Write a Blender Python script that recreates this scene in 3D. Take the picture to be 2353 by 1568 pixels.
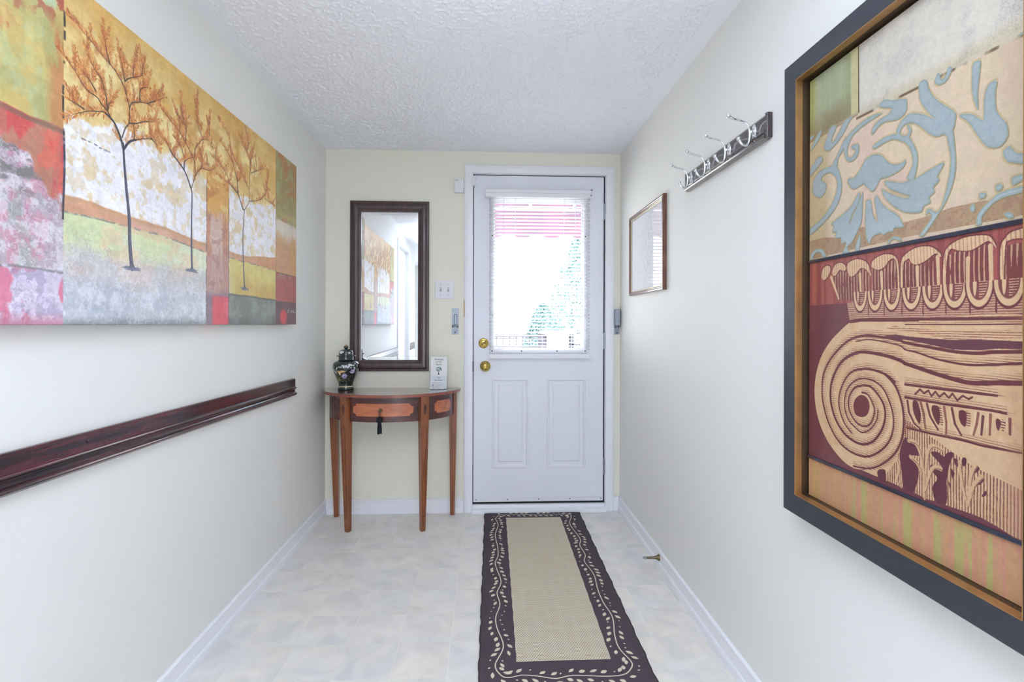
import bpy, bmesh, math, random
import numpy as np
from mathutils import Vector, Matrix

for _o in list(bpy.data.objects):
    bpy.data.objects.remove(_o, do_unlink=True)
SC = bpy.context.scene
COL = SC.collection
R = math.radians

# ---------------------------------------------------------------- room measures (metres)
XL, XR = -0.984, 0.8207          # left / right wall faces
YB, YF = 3.1874, -3.2            # wall with the front door / wall behind the camera
HC = 2.2133                      # ceiling
EYE = 1.1547

# ---------------------------------------------------------------- camera
cam = bpy.data.cameras.new('camera')
cam.sensor_width = 36.0
cam.lens = 18.2006
cam.shift_y = -0.016425
cam.clip_start = 0.02
cam.clip_end = 200
camo = bpy.data.objects.new('camera', cam)
COL.objects.link(camo)
camo.matrix_world = (Matrix.Translation((0, 0, EYE)) @ Matrix.Rotation(-R(2.6558), 4, 'Z')
                     @ Matrix.Rotation(R(90), 4, 'X') @ Matrix.Rotation(0.002844, 4, 'Z'))
SC.camera = camo

# ---------------------------------------------------------------- sky, sun, photographer's flash, added fill lights, exposure
SC.view_settings.view_transform = 'Standard'
SC.view_settings.look = 'None'
SC.view_settings.gamma = 1.0
SC.view_settings.use_curve_mapping = False
SC.view_settings.exposure = 0.50
world = bpy.data.worlds.new('sky')
SC.world = world
world.use_nodes = True
wn = world.node_tree.nodes
wn.clear()
w_out = wn.new('ShaderNodeOutputWorld')
w_bg = wn.new('ShaderNodeBackground')
w_bg.inputs['Color'].default_value = (0.88, 0.93, 1.0, 1)
w_bg.inputs['Strength'].default_value = 9.0
world.node_tree.links.new(w_bg.outputs[0], w_out.inputs[0])


def lamp(name, kind, energy, loc, rot=(0, 0, 0), color=(1, 1, 1), **kw):
    l = bpy.data.lights.new(name, kind)
    l.energy = energy
    l.color = color
    for k, v in kw.items():
        setattr(l, k, v)
    o = bpy.data.objects.new(name, l)
    o.location = loc
    o.rotation_euler = rot
    COL.objects.link(o)
    return o


lamp('sun', 'SUN', 10.0, (0, 0, 10), (R(48), 0, R(-25)), (1.0, 0.97, 0.9), angle=R(0.6))
# flash of the camera bounced off the ceiling above it
lamp('bounce_flash', 'SPOT', 300.0, (-0.05, -0.35, 1.15), (R(180 - 24), 0, 0), (0.745, 0.835, 1.0), spot_size=R(86), spot_blend=1.0, shadow_soft_size=0.12)
# added frontal fill before the rear wall, which has no window
lamp('rear_fill', 'AREA', 20.0, (0.36, -3.12, 1.10), (R(90), 0, 0), (0.745, 0.84, 1.0), shape='RECTANGLE', size=0.8, size_y=1.7)

# added fill under the hall ceiling, no fixture is built
lamp('ceiling_fill', 'AREA', 5.5, (-0.08, 0.55, 2.19), (0, 0, 0), (0.76, 0.845, 1.0), shape='RECTANGLE', size=0.8, size_y=1.6)
SC.cycles.diffuse_bounces = 8
SC.cycles.max_bounces = 16
SC.cycles.transparent_max_bounces = 24

# ---------------------------------------------------------------- helpers


def lin(c):
    r = []
    for v in c[:3]:
        v = v / 255.0
        r.append(v / 12.92 if v <= 0.04045 else ((v + 0.055) / 1.055) ** 2.4)
    return (r[0], r[1], r[2], 1.0)


def new_mat(name):
    m = bpy.data.materials.new(name)
    m.use_nodes = True
    nt = m.node_tree
    b = nt.nodes['Principled BSDF']
    return m, nt, b


def mat(name, col, rough=0.5, metal=0.0, spec=0.5, noise=0.0, nscale=8.0, bump=0.0, bscale=200.0, coat=0.0, stretch=(1, 1, 1), vary=0.0):
    """painted / plain surface: colour with a faint mottled variation and fine relief"""
    m, nt, b = new_mat(name)
    L = nt.links
    b.inputs['Roughness'].default_value = rough
    b.inputs['Metallic'].default_value = metal
    b.inputs['Specular IOR Level'].default_value = spec
    b.inputs['Coat Weight'].default_value = coat
    b.inputs['Coat Roughness'].default_value = 0.08
    c = lin(col)
    b.inputs['Base Color'].default_value = c
    tc = nt.nodes.new('ShaderNodeTexCoord')
    mp = nt.nodes.new('ShaderNodeMapping')
    mp.inputs['Scale'].default_value = stretch
    L.new(tc.outputs['Object'], mp.inputs['Vector'])
    if noise:
        n = nt.nodes.new('ShaderNodeTexNoise')
        n.inputs['Scale'].default_value = nscale
        n.inputs['Detail'].default_value = 4
        L.new(mp.outputs[0], n.inputs['Vector'])
        rp = nt.nodes.new('ShaderNodeValToRGB')
        rp.color_ramp.elements[0].position = 0.3
        rp.color_ramp.elements[1].position = 0.7
        rp.color_ramp.elements[0].color = tuple(max(0, x * (1 - noise)) for x in c[:3]) + (1,)
        rp.color_ramp.elements[1].color = tuple(min(1, x * (1 + noise)) for x in c[:3]) + (1,)
        L.new(n.outputs['Fac'], rp.inputs['Fac'])
        L.new(rp.outputs['Color'], b.inputs['Base Color'])
    if bump:
        n2 = nt.nodes.new('ShaderNodeTexNoise')
        n2.inputs['Scale'].default_value = bscale
        n2.inputs['Detail'].default_value = 3
        L.new(mp.outputs[0], n2.inputs['Vector'])
        bp = nt.nodes.new('ShaderNodeBump')
        bp.inputs['Strength'].default_value = bump
        bp.inputs['Distance'].default_value = 0.002
        L.new(n2.outputs['Fac'], bp.inputs['Height'])
        L.new(bp.outputs['Normal'], b.inputs['Normal'])
    return m


def wood(name, dark, light, grain=(1, 1, 1), scale=30.0, rough=0.35, coat=0.3, contrast=(0.35, 0.68), bump=0.05, spec=0.5):
    """wood: noise drawn out along the grain (small factor = along)"""
    m, nt, b = new_mat(name)
    L = nt.links
    tc = nt.nodes.new('ShaderNodeTexCoord')
    mp = nt.nodes.new('ShaderNodeMapping')
    mp.inputs['Scale'].default_value = grain
    n = nt.nodes.new('ShaderNodeTexNoise')
    n.inputs['Scale'].default_value = scale
    n.inputs['Detail'].default_value = 6
    n.inputs['Roughness'].default_value = 0.65
    n.inputs['Distortion'].default_value = 0.4
    rp = nt.nodes.new('ShaderNodeValToRGB')
    rp.color_ramp.elements[0].position = contrast[0]
    rp.color_ramp.elements[1].position = contrast[1]
    rp.color_ramp.elements[0].color = lin(dark)
    rp.color_ramp.elements[1].color = lin(light)
    L.new(tc.outputs['Object'], mp.inputs['Vector'])
    L.new(mp.outputs[0], n.inputs['Vector'])
    L.new(n.outputs['Fac'], rp.inputs['Fac'])
    L.new(rp.outputs['Color'], b.inputs['Base Color'])
    b.inputs['Roughness'].default_value = rough
    b.inputs['Coat Weight'].default_value = coat
    b.inputs['Coat Roughness'].default_value = 0.12
    b.inputs['Specular IOR Level'].default_value = spec
    bp = nt.nodes.new('ShaderNodeBump')
    bp.inputs['Strength'].default_value = bump
    bp.inputs['Distance'].default_value = 0.001
    L.new(n.outputs['Fac'], bp.inputs['Height'])
    L.new(bp.outputs['Normal'], b.inputs['Normal'])
    return m


def pane_mat(name, tint=(1, 1, 1), refl_rough=0.02):
    """thin sheet of clear glass or acrylic: fresnel reflection over straight transmission"""
    m = bpy.data.materials.new(name)
    m.use_nodes = True
    nt = m.node_tree
    nt.nodes.clear()
    o = nt.nodes.new('ShaderNodeOutputMaterial')
    mx = nt.nodes.new('ShaderNodeMixShader')
    fr = nt.nodes.new('ShaderNodeFresnel')
    fr.inputs['IOR'].default_value = 1.5
    t = nt.nodes.new('ShaderNodeBsdfTransparent')
    t.inputs['Color'].default_value = tuple(tint) + (1,)
    g = nt.nodes.new('ShaderNodeBsdfGlossy')
    g.inputs['Roughness'].default_value = refl_rough
    ge = nt.nodes.new('ShaderNodeNewGeometry')          # the inner side of the pane only transmits
    inv = nt.nodes.new('ShaderNodeMath')
    inv.operation = 'SUBTRACT'
    inv.inputs[0].default_value = 1.0
    mu = nt.nodes.new('ShaderNodeMath')
    mu.operation = 'MULTIPLY'
    nt.links.new(ge.outputs['Backfacing'], inv.inputs[1])
    nt.links.new(fr.outputs[0], mu.inputs[0])
    nt.links.new(inv.outputs[0], mu.inputs[1])
    nt.links.new(mu.outputs[0], mx.inputs[0])
    nt.links.new(t.outputs[0], mx.inputs[1])
    nt.links.new(g.outputs[0], mx.inputs[2])
    nt.links.new(mx.outputs[0], o.inputs['Surface'])
    return m


def art_image(name, rgb):
    """numpy array (rows bottom-up, 0..1 display values) -> generated image"""
    h, w = rgb.shape[:2]
    img = bpy.data.images.new(name, w, h, alpha=False)
    buf = np.ones((h, w, 4), dtype=np.float32)
    buf[..., :3] = np.clip(rgb, 0, 1)
    img.pixels.foreach_set(buf.ravel())
    img.update()
    img.pack()
    return img


def art_mat(name, img, rough=0.5, spec=0.4, bump=0.0, bscale=60.0, img_bump=0.0, coat=0.0):
    m, nt, b = new_mat(name)
    L = nt.links
    t = nt.nodes.new('ShaderNodeTexImage')
    t.image = img
    t.extension = 'EXTEND'
    L.new(t.outputs['Color'], b.inputs['Base Color'])
    b.inputs['Roughness'].default_value = rough
    b.inputs['Specular IOR Level'].default_value = spec
    b.inputs['Coat Weight'].default_value = coat
    b.inputs['Coat Roughness'].default_value = 0.1
    if bump or img_bump:
        bp = nt.nodes.new('ShaderNodeBump')
        bp.inputs['Distance'].default_value = 0.002
        if bump:
            tc = nt.nodes.new('ShaderNodeTexCoord')
            n = nt.nodes.new('ShaderNodeTexNoise')
            n.inputs['Scale'].default_value = bscale
            n.inputs['Detail'].default_value = 6
            L.new(tc.outputs['Object'], n.inputs['Vector'])
            L.new(n.outputs['Fac'], bp.inputs['Height'])
            bp.inputs['Strength'].default_value = bump
        else:
            bw = nt.nodes.new('ShaderNodeRGBToBW')
            L.new(t.outputs['Color'], bw.inputs[0])
            L.new(bw.outputs[0], bp.inputs['Height'])
            bp.inputs['Strength'].default_value = img_bump
        L.new(bp.outputs['Normal'], b.inputs['Normal'])
    return m


ORG = {}     # object name -> world origin


def obj(name, bm, material, parent=None, origin=None, smooth=False, sharp=None, rotz=0):
    """link a bmesh built in world coordinates as ONE mesh object; its origin is its parent's, or its own base"""
    bmesh.ops.recalc_face_normals(bm, faces=bm.faces)
    me = bpy.data.meshes.new(name)
    if parent is not None:
        org = Vector(ORG[parent.name])
    elif origin is not None:
        org = Vector(origin)
    else:
        vs = [v.co for v in bm.verts]
        org = Vector(((min(v.x for v in vs) + max(v.x for v in vs)) / 2,
                      (min(v.y for v in vs) + max(v.y for v in vs)) / 2, min(v.z for v in vs)))
    bmesh.ops.translate(bm, verts=bm.verts, vec=-org)
    bm.to_mesh(me)
    bm.free()
    if isinstance(material, (list, tuple)):
        for m in material:
            me.materials.append(m)
    else:
        me.materials.append(material)
    if smooth:
        for p in me.polygons:
            p.use_smooth = True
        if sharp is not None:
            me.set_sharp_from_angle(angle=R(sharp))
    o = bpy.data.objects.new(name, me)
    COL.objects.link(o)
    if parent is not None:
        o.parent = parent
    else:
        o.location = org
    ORG[o.name] = org
    return o


def thing(name, label, cat, loc, group=None):
    o = bpy.data.objects.new(name, None)
    o.empty_display_size = 0.05
    COL.objects.link(o)
    o.location = loc
    ORG[o.name] = Vector(loc)
    o['label'] = label
    o['category'] = cat
    if group:
        o['group'] = group
    return o


def tag(o, label, cat, group=None):
    o['label'] = label
    o['category'] = cat
    if group:
        o['group'] = group
    return o


def struct(o):
    o['kind'] = 'structure'
    return o


def box(bm, x0, x1, y0, y1, z0, z1, bev=0.0, mi=0):
    r = bmesh.ops.create_cube(bm, size=1.0)
    vs = r['verts']
    for v in vs:
        v.co = Vector(((x0 + x1) / 2 + v.co.x * (x1 - x0), (y0 + y1) / 2 + v.co.y * (y1 - y0), (z0 + z1) / 2 + v.co.z * (z1 - z0)))
    fs = list({f for v in vs for f in v.link_faces})
    for f in fs:
        f.material_index = mi
    if bev:
        es = list({e for v in vs for e in v.link_edges})
        bmesh.ops.bevel(bm, geom=es, offset=bev, segments=2, affect='EDGES', profile=0.5)
    return fs


def B(*a, **k):
    bm = bmesh.new()
    box(bm, *a, **k)
    return bm


def lathe(bm, prof, center, axis='Z', segs=32, cap=True):
    """revolve (radius, height) pairs; axis 'Z' up, '-Y' towards the room from the door wall"""
    rings = []
    for r, h in prof:
        ring = []
        for k in range(segs):
            a = 2 * math.pi * k / segs
            if axis == 'Z':
                co = Vector((r * math.cos(a), r * math.sin(a), h))
            elif axis == '-Y':
                co = Vector((r * math.cos(a), -h, r * math.sin(a)))
            elif axis == '-X':
                co = Vector((-h, r * math.cos(a), r * math.sin(a)))
            else:
                co = Vector((h, r * math.cos(a), r * math.sin(a)))
            ring.append(bm.verts.new(co + Vector(center)))
        rings.append(ring)
    for a, b in zip(rings, rings[1:]):
        for k in range(segs):
            bm.faces.new((a[k], a[(k + 1) % segs], b[(k + 1) % segs], b[k]))
    if cap:
        bm.faces.new(rings[0][::-1])
        bm.faces.new(rings[-1])
    return rings


def tube(bm, pts, rad, segs=10, closed_ends=True):
    pts = [Vector(p) for p in pts]
    n = len(pts)
    rad = rad if isinstance(rad, (list, tuple)) else [rad] * n
    rings = []
    up = Vector((0, 1, 0.01)).normalized()
    prev = None
    for i, p in enumerate(pts):
        t = (pts[min(i + 1, n - 1)] - pts[max(i - 1, 0)]).normalized()
        if prev is None:
            u = t.cross(up)
            if u.length < 1e-3:
                u = t.cross(Vector((1, 0, 0)))
            u.normalize()
        else:
            u = (prev - t * prev.dot(t)).normalized()
        prev = u
        w = t.cross(u)
        rings.append([bm.verts.new(p + rad[i] * (math.cos(2 * math.pi * k / segs) * u + math.sin(2 * math.pi * k / segs) * w)) for k in range(segs)])
    for a, b in zip(rings, rings[1:]):
        for k in range(segs):
            bm.faces.new((a[k], a[(k + 1) % segs], b[(k + 1) % segs], b[k]))
    if closed_ends:
        bm.faces.new(rings[0][::-1])
        bm.faces.new(rings[-1])


def smooth_path(pts, n=6):
    """Catmull-Rom through the points"""
    P = [Vector(p) for p in pts]
    out = []
    for i in range(len(P) - 1):
        p0, p1, p2, p3 = P[max(i - 1, 0)], P[i], P[i + 1], P[min(i + 2, len(P) - 1)]
        for k in range(n):
            t = k / n
            out.append(0.5 * ((2 * p1) + (p2 - p0) * t + (2 * p0 - 5 * p1 + 4 * p2 - p3) * t * t + (3 * p1 - p0 - 3 * p2 + p3) * t ** 3))
    out.append(P[-1])
    return out


def sphere(bm, c, r, sx=1, sy=1, sz=1, u=16, v=10):
    m = Matrix.Translation(c) @ Matrix.Diagonal((r * sx, r * sy, r * sz, 1))
    bmesh.ops.create_uvsphere(bm, u_segments=u, v_segments=v, radius=1.0, matrix=m)


def extrude_profile(bm, prof, fn, a, b, steps=1):
    """prof: closed list of 2-D points; fn(p, t) -> world point; t runs from a to b"""
    rings = []
    for s in range(steps + 1):
        t = a + (b - a) * s / steps
        rings.append([bm.verts.new(Vector(fn(p, t))) for p in prof])
    n = len(prof)
    for q, r in zip(rings, rings[1:]):
        for k in range(n):
            bm.faces.new((q[k], q[(k + 1) % n], r[(k + 1) % n], r[k]))
    bm.faces.new(rings[0][::-1])
    bm.faces.new(rings[-1])


def mitred(bm, O, U, V, N, w, h, prof, close=False):
    """picture-frame moulding: prof = (inset, height) pairs from the outer edge inwards"""
    O, U, V, N = Vector(O), Vector(U), Vector(V), Vector(N)
    rings = []
    for ins, ht in prof:
        rings.append([bm.verts.new(O + U * x + V * y + N * ht) for x, y in
                      ((ins, ins), (w - ins, ins), (w - ins, h - ins), (ins, h - ins))])
    pairs = list(zip(rings, rings[1:]))
    if close:
        pairs.append((rings[-1], rings[0]))
    for a, b in pairs:
        for k in range(4):
            bm.faces.new((a[k], a[(k + 1) % 4], b[(k + 1) % 4], b[k]))


def grid_face(bm, fn, xs, zs, holes=()):
    """flat face in a plane with rectangular holes; fn(x, z) -> point"""
    vs = {}

    def g(i, j):
        if (i, j) not in vs:
            vs[(i, j)] = bm.verts.new(Vector(fn(xs[i], zs[j])))
        return vs[(i, j)]
    for i in range(len(xs) - 1):
        for j in range(len(zs) - 1):
            cx, cz = (xs[i] + xs[i + 1]) / 2, (zs[j] + zs[j + 1]) / 2
            if any(a < cx < b and c < cz < d for a, b, c, d in holes):
                continue
            bm.faces.new((g(i, j), g(i + 1, j), g(i + 1, j + 1), g(i, j + 1)))


def rect_uv(bm, face_test, ufn):
    uv = bm.loops.layers.uv.verify()
    for f in bm.faces:
        for l in f.loops:
            l[uv].uv = ufn(l.vert.co)


def lettering(name, text, size, loc, parent, material, depth=0.0003, rot=(R(90), 0, 0), align='CENTER'):
    cu = bpy.data.curves.new(name, 'FONT')
    cu.body = text
    cu.size = size
    cu.align_x = align
    cu.extrude = depth
    cu.resolution_u = 2
    t = bpy.data.objects.new(name + '_curve', cu)
    COL.objects.link(t)
    bpy.context.view_layer.update()
    me = bpy.data.meshes.new_from_object(t.evaluated_get(bpy.context.evaluated_depsgraph_get()))
    bpy.data.objects.remove(t, do_unlink=True)
    bpy.data.curves.remove(cu)
    me.name = name
    M = Matrix.Translation(Vector(loc) - Vector(ORG[parent.name])) @ Matrix.Rotation(rot[2], 4, 'Z') @ Matrix.Rotation(rot[0], 4, 'X')
    me.transform(M)
    me.materials.clear()
    me.materials.append(material)
    o = bpy.data.objects.new(name, me)
    COL.objects.link(o)
    o.parent = parent
    ORG[o.name] = Vector(ORG[parent.name])
    return o

# ---------------------------------------------------------------- painting on arrays (artworks, rug weave, vase decor)


class Paint:
    def __init__(s, w, h, aspect, seed=1):
        """aspect = real width / real height, used to keep strokes round"""
        s.w, s.h = w, h
        s.a = np.zeros((h, w, 3), np.float32)
        s.rng = np.random.default_rng(seed)
        s.U = (np.arange(w) + .5) / w
        s.V = (np.arange(h) + .5) / h

    def noise(s, cu, cv, octaves=4, gain=0.55):
        out = np.zeros((s.h, s.w), np.float32)
        amp, tot = 1.0, 0.0
        for _ in range(octaves):
            cu_, cv_ = max(2, int(cu)), max(2, int(cv))
            g = s.rng.random((cv_ + 2, cu_ + 2)).astype(np.float32)
            x = s.U * cu_
            y = s.V * cv_
            xi, yi = x.astype(int), y.astype(int)
            fx, fy = x - xi, y - yi
            fx = fx * fx * (3 - 2 * fx)
            fy = (fy * fy * (3 - 2 * fy))[:, None]
            t = g[yi][:, xi] * (1 - fx) + g[yi][:, xi + 1] * fx
            b = g[yi + 1][:, xi] * (1 - fx) + g[yi + 1][:, xi + 1] * fx
            out += amp * (t * (1 - fy) + b * fy)
            tot += amp
            amp *= gain
            cu *= 2
            cv *= 2
        return out / tot

    def mix(s, mask, col):
        c = np.array(col, np.float32) / 255.0 if not isinstance(col, np.ndarray) else col
        s.a += np.clip(mask, 0, 1)[..., None] * (c - s.a)

    def polymask(s, pts):
        P = np.array([(u * s.w / 1000.0, v * s.h / 1000.0) for u, v in pts])
        m = np.zeros((s.h, s.w), np.float32)
        y0 = max(0, int(P[:, 1].min()))
        y1 = min(s.h, int(P[:, 1].max()) + 2)
        Q = np.roll(P, -1, axis=0)
        for r in range(y0, y1):
            y = r + .5
            c = (P[:, 1] <= y) != (Q[:, 1] <= y)
            if not c.any():
                continue
            xs = np.sort(P[c, 0] + (y - P[c, 1]) / (Q[c, 1] - P[c, 1]) * (Q[c, 0] - P[c, 0]))
            for k in range(0, len(xs) - 1, 2):
                a, b = int(max(0, round(xs[k]))), int(min(s.w, round(xs[k + 1])))
                if b > a:
                    m[r, a:b] = 1
        return m

    def poly(s, pts, col, alpha=1.0):
        s.mix(s.polymask(pts) * alpha, col)

    def stroke(s, pts, w0, w1, col, alpha=1.0, rough=0.0):
        """polyline in thousandths; widths in pixels"""
        P = [(u * s.w / 1000.0, v * s.h / 1000.0) for u, v in pts]
        L = [math.dist(a, b) for a, b in zip(P, P[1:])]
        tot = sum(L) or 1
        d = 0
        c = np.array(col, np.float32) / 255.0
        for (a, b), l in zip(zip(P, P[1:]), L):
            wa, wb = w0 + (w1 - w0) * d / tot, w0 + (w1 - w0) * (d + l) / tot
            d += l
            s.seg(a, b, wa, wb, c, alpha, rough)

    def seg(s, a, b, wa, wb, c, alpha=1.0, rough=0.0):
        m = max(wa, wb) / 2 + 2
        x0, x1 = int(max(0, min(a[0], b[0]) - m)), int(min(s.w, max(a[0], b[0]) + m + 1))
        y0, y1 = int(max(0, min(a[1], b[1]) - m)), int(min(s.h, max(a[1], b[1]) + m + 1))
        if x1 <= x0 or y1 <= y0:
            return
        X, Y = np.meshgrid(np.arange(x0, x1) + .5, np.arange(y0, y1) + .5)
        dx, dy = b[0] - a[0], b[1] - a[1]
        t = np.clip(((X - a[0]) * dx + (Y - a[1]) * dy) / (dx * dx + dy * dy + 1e-6), 0, 1)
        dist = np.hypot(X - a[0] - t * dx, Y - a[1] - t * dy)
        k = np.clip((wa + (wb - wa) * t) / 2 - dist + .5, 0, 1) * alpha
        if rough:
            k = k * (s.rng.random(k.shape) > rough)
        sub = s.a[y0:y1, x0:x1]
        sub += k[..., None].astype(np.float32) * (c - sub)

    def leaf(s, x, y, ang, ln, wd, col, alpha=1.0):
        m = ln / 2 + 2
        x0, x1 = int(max(0, x - m)), int(min(s.w, x + m + 1))
        y0, y1 = int(max(0, y - m)), int(min(s.h, y + m + 1))
        if x1 <= x0 or y1 <= y0:
            return
        X, Y = np.meshgrid(np.arange(x0, x1) + .5 - x, np.arange(y0, y1) + .5 - y)
        p = (X * math.cos(ang) + Y * math.sin(ang)) / (ln / 2)
        q = (-X * math.sin(ang) + Y * math.cos(ang)) / (wd / 2)
        k = np.clip((1 - np.abs(p) ** 1.6 - np.abs(q) ** 1.3) * 3, 0, 1) * alpha
        sub = s.a[y0:y1, x0:x1]
        sub += k[..., None].astype(np.float32) * (np.array(col, np.float32) / 255 - sub)


def sstep(a, b, x):
    t = np.clip((x - a) / (b - a), 0, 1)
    return t * t * (3 - 2 * t)

# ================================================================ ARTWORK DATA (plane coordinates, thousandths of width / height)
BLUE = [[[424,846],[438,855],[468,851],[484,846],[545,834],[553,825],[550,812],[535,805],[507,803],[463,809],[441,810],[414,806],[388,798],[384,805],[394,812],[422,820],[468,822],[481,827],[486,830]],[[441,831],[399,836],[349,836],[294,830],[255,822],[236,810],[229,793],[239,775],[259,764],[288,763],[310,770],[316,781],[313,792],[285,796],[272,792],[291,785],[296,780],[285,773],[266,772],[253,778],[249,789],[259,803],[281,816],[313,822],[350,826],[391,828],[425,830]],[[287,858],[249,859],[225,854],[195,838],[167,826],[152,827],[156,837],[180,855],[152,863],[134,854],[112,835],[101,822],[116,813],[141,810],[174,816],[208,825],[242,840],[262,851]],[[85,865],[62,864],[6,835],[18,834],[66,848]],[[89,803],[58,807],[7,785],[11,775],[47,781],[89,794]],[[4,866],[32,864],[18,858],[4,858]],[[160,775],[181,786],[209,804],[242,821],[229,799],[195,783],[188,767]],[[178,769],[137,773],[77,772],[41,763],[22,745],[27,726],[59,712],[86,711],[112,721],[116,735],[86,748],[86,756],[116,760],[146,757],[170,747],[187,731],[183,711],[163,691],[121,670],[69,655],[5,644],[5,629],[73,642],[138,659],[187,679],[211,700],[217,724],[203,748]],[[17,795],[50,790],[8,770],[3,782]],[[394,756],[433,749],[453,737],[469,728],[495,720],[526,717],[548,719],[545,712],[531,706],[505,702],[468,700],[430,701],[414,691],[391,682],[368,691],[344,704],[330,703],[287,701],[261,713],[253,727],[294,726],[337,744],[353,753]],[[546,798],[570,801],[605,794],[641,782],[669,770],[639,790],[610,816],[603,841],[610,851],[636,847],[643,831],[666,809],[703,788],[743,766],[742,750],[735,738],[735,739],[740,718],[745,690],[743,666],[730,642],[709,621],[682,603],[660,590],[626,572],[609,574],[643,592],[655,601],[646,610],[633,607],[640,616],[655,615],[671,608],[691,613],[704,630],[720,660],[727,691],[719,716],[709,736],[676,739],[645,750],[613,768],[583,781],[558,786],[546,788]],[[583,799],[564,802],[540,799],[520,793],[507,782],[510,775],[520,774],[530,783],[545,786],[564,786],[583,783]],[[560,783],[573,772],[569,764],[562,760],[552,764],[562,770],[555,780]],[[397,767],[392,774],[441,780],[484,779],[520,774],[535,767],[560,761],[584,740],[565,761],[586,739],[599,720],[597,699],[584,679],[565,680],[553,682],[565,694],[578,705],[577,721],[565,739],[546,752],[550,751],[520,761],[495,768],[463,770],[428,768]],[[584,678],[637,684],[693,690],[701,686],[679,670],[685,662],[663,652],[668,644],[646,637],[652,628],[626,624],[614,615],[578,617],[547,622],[545,622],[510,633],[477,647],[449,663],[437,677],[440,679],[498,660],[544,649],[570,648],[527,660],[474,676],[449,692],[468,692],[527,680],[546,679]],[[312,688],[302,682],[272,666],[227,655],[179,646],[151,640],[167,633],[159,621],[184,618],[176,606],[212,603],[216,590],[243,591],[235,579],[220,569],[262,568],[250,580],[280,589],[323,619],[334,635],[339,684],[334,684],[302,657],[261,628],[280,649],[312,667],[323,686]],[[365,668],[355,662],[351,629],[355,598],[365,582],[376,577],[392,590],[431,593],[444,588],[468,592],[493,591],[499,597],[539,595],[531,606],[516,619],[474,635],[437,652],[414,670],[401,664],[408,642],[415,618],[392,636],[382,664]],[[327,601],[320,568],[299,568],[302,582]],[[10,568],[14,583],[51,591],[91,587],[113,575],[115,569],[96,569],[78,580],[51,582],[28,576],[26,569]],[[466,570],[475,577],[499,581],[522,577],[531,570],[513,572],[499,576],[481,574],[476,570]],[[817,833],[803,832],[799,817],[800,788],[808,769],[819,755],[818,784],[827,826]],[[679,848],[671,843],[668,834],[687,826],[712,828],[732,844],[717,848],[707,836],[692,834],[687,844]],[[877,786],[852,786],[839,768],[837,736],[826,738],[804,750],[776,757],[757,758],[786,742],[806,724],[801,729],[820,712],[845,692],[867,685],[890,684],[909,695],[909,707],[903,718],[894,724],[875,743],[873,771]],[[917,678],[899,676],[897,670],[915,655],[954,637],[954,648],[937,665]],[[920,623],[922,629],[936,632],[946,628],[944,622],[928,619]],[[874,621],[876,626],[889,626],[895,622],[889,617],[877,617]],[[823,615],[827,620],[841,619],[845,616],[839,611],[827,611]],[[815,571],[818,586],[836,597],[863,606],[901,614],[954,612],[954,604],[916,605],[874,601],[848,591],[834,583],[830,571]],[[804,606],[811,599],[804,592],[793,600]],[[790,581],[800,584],[795,581]],[[899,580],[920,579],[926,572],[912,571]],[[953,839],[932,838],[953,830]]]
BROWN = [[[547,604],[626,604],[730,609],[841,607],[874,601],[916,606],[954,603],[955,571],[547,575],[5,569],[5,613],[104,614],[212,603],[338,616],[372,607],[528,604],[585,603]]]
LOBE = [[[85,524],[95,541],[126,547],[145,541],[139,528],[114,516],[95,516]],[[157,533],[181,547],[221,547],[246,535],[232,529],[204,533],[181,522],[163,523]],[[249,537],[260,546],[308,550],[354,542],[374,529],[384,510],[360,524],[329,530],[298,518],[271,515],[255,524]],[[384,533],[398,543],[445,550],[494,545],[516,528],[523,468],[516,468],[512,514],[499,538],[472,536],[454,526],[422,521],[394,526]],[[529,468],[528,527],[549,543],[597,552],[653,549],[689,535],[692,528],[671,536],[635,526],[597,521],[573,526],[565,534],[549,531],[539,523],[537,467]],[[700,471],[703,525],[720,544],[772,554],[833,553],[861,547],[878,529],[856,542],[833,539],[797,532],[753,535],[726,539],[713,516],[710,470]],[[890,464],[889,526],[903,542],[929,551],[955,552],[955,535],[936,539],[916,538],[903,530],[898,464]]]
TONGUE = [[[145,519],[181,524],[232,531],[266,516],[298,463],[199,465]],[[271,515],[309,519],[339,531],[379,510],[385,462],[298,463]],[[387,525],[454,526],[499,538],[516,514],[516,465],[389,464]],[[537,467],[541,530],[573,526],[635,526],[671,536],[687,524],[688,465]],[[710,470],[713,527],[753,535],[797,532],[850,542],[867,529],[865,463]],[[898,464],[903,530],[955,535],[955,462]]]
RIBS = [[[599,516],[602,466]],[[788,519],[786,466]],[[436,515],[441,470]],[[680,529],[686,466]],[[859,534],[865,465]],[[324,517],[330,466]],[[151,519],[199,469]]]
EGGS = [[[325,462],[325,443]],[[404,462],[406,439]],[[486,464],[488,438]],[[574,463],[578,441]],[[661,462],[661,439]],[[743,462],[744,440]],[[824,463],[824,440]],[[914,463],[914,440]]]
BODY = [[[271,417],[325,418],[548,417],[956,418],[956,252],[957,105],[834,107],[720,105],[675,104],[636,102],[578,105],[441,107],[336,109],[373,114],[291,106],[210,117],[121,149],[63,193],[40,241],[47,288],[84,335],[140,370],[207,397]]]
EGGBAND = [[[250,458],[309,464],[529,466],[707,466],[890,464],[955,463],[955,420],[267,417]]]
UPRED = [[[5,562],[515,569],[955,571],[955,463],[529,466],[250,458],[6,458]]]
LENS = [[[548,390],[630,388],[733,386],[837,388],[956,387],[956,378],[884,375],[812,371],[733,370],[646,377],[548,384],[525,384],[446,390],[506,393]]]
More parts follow.
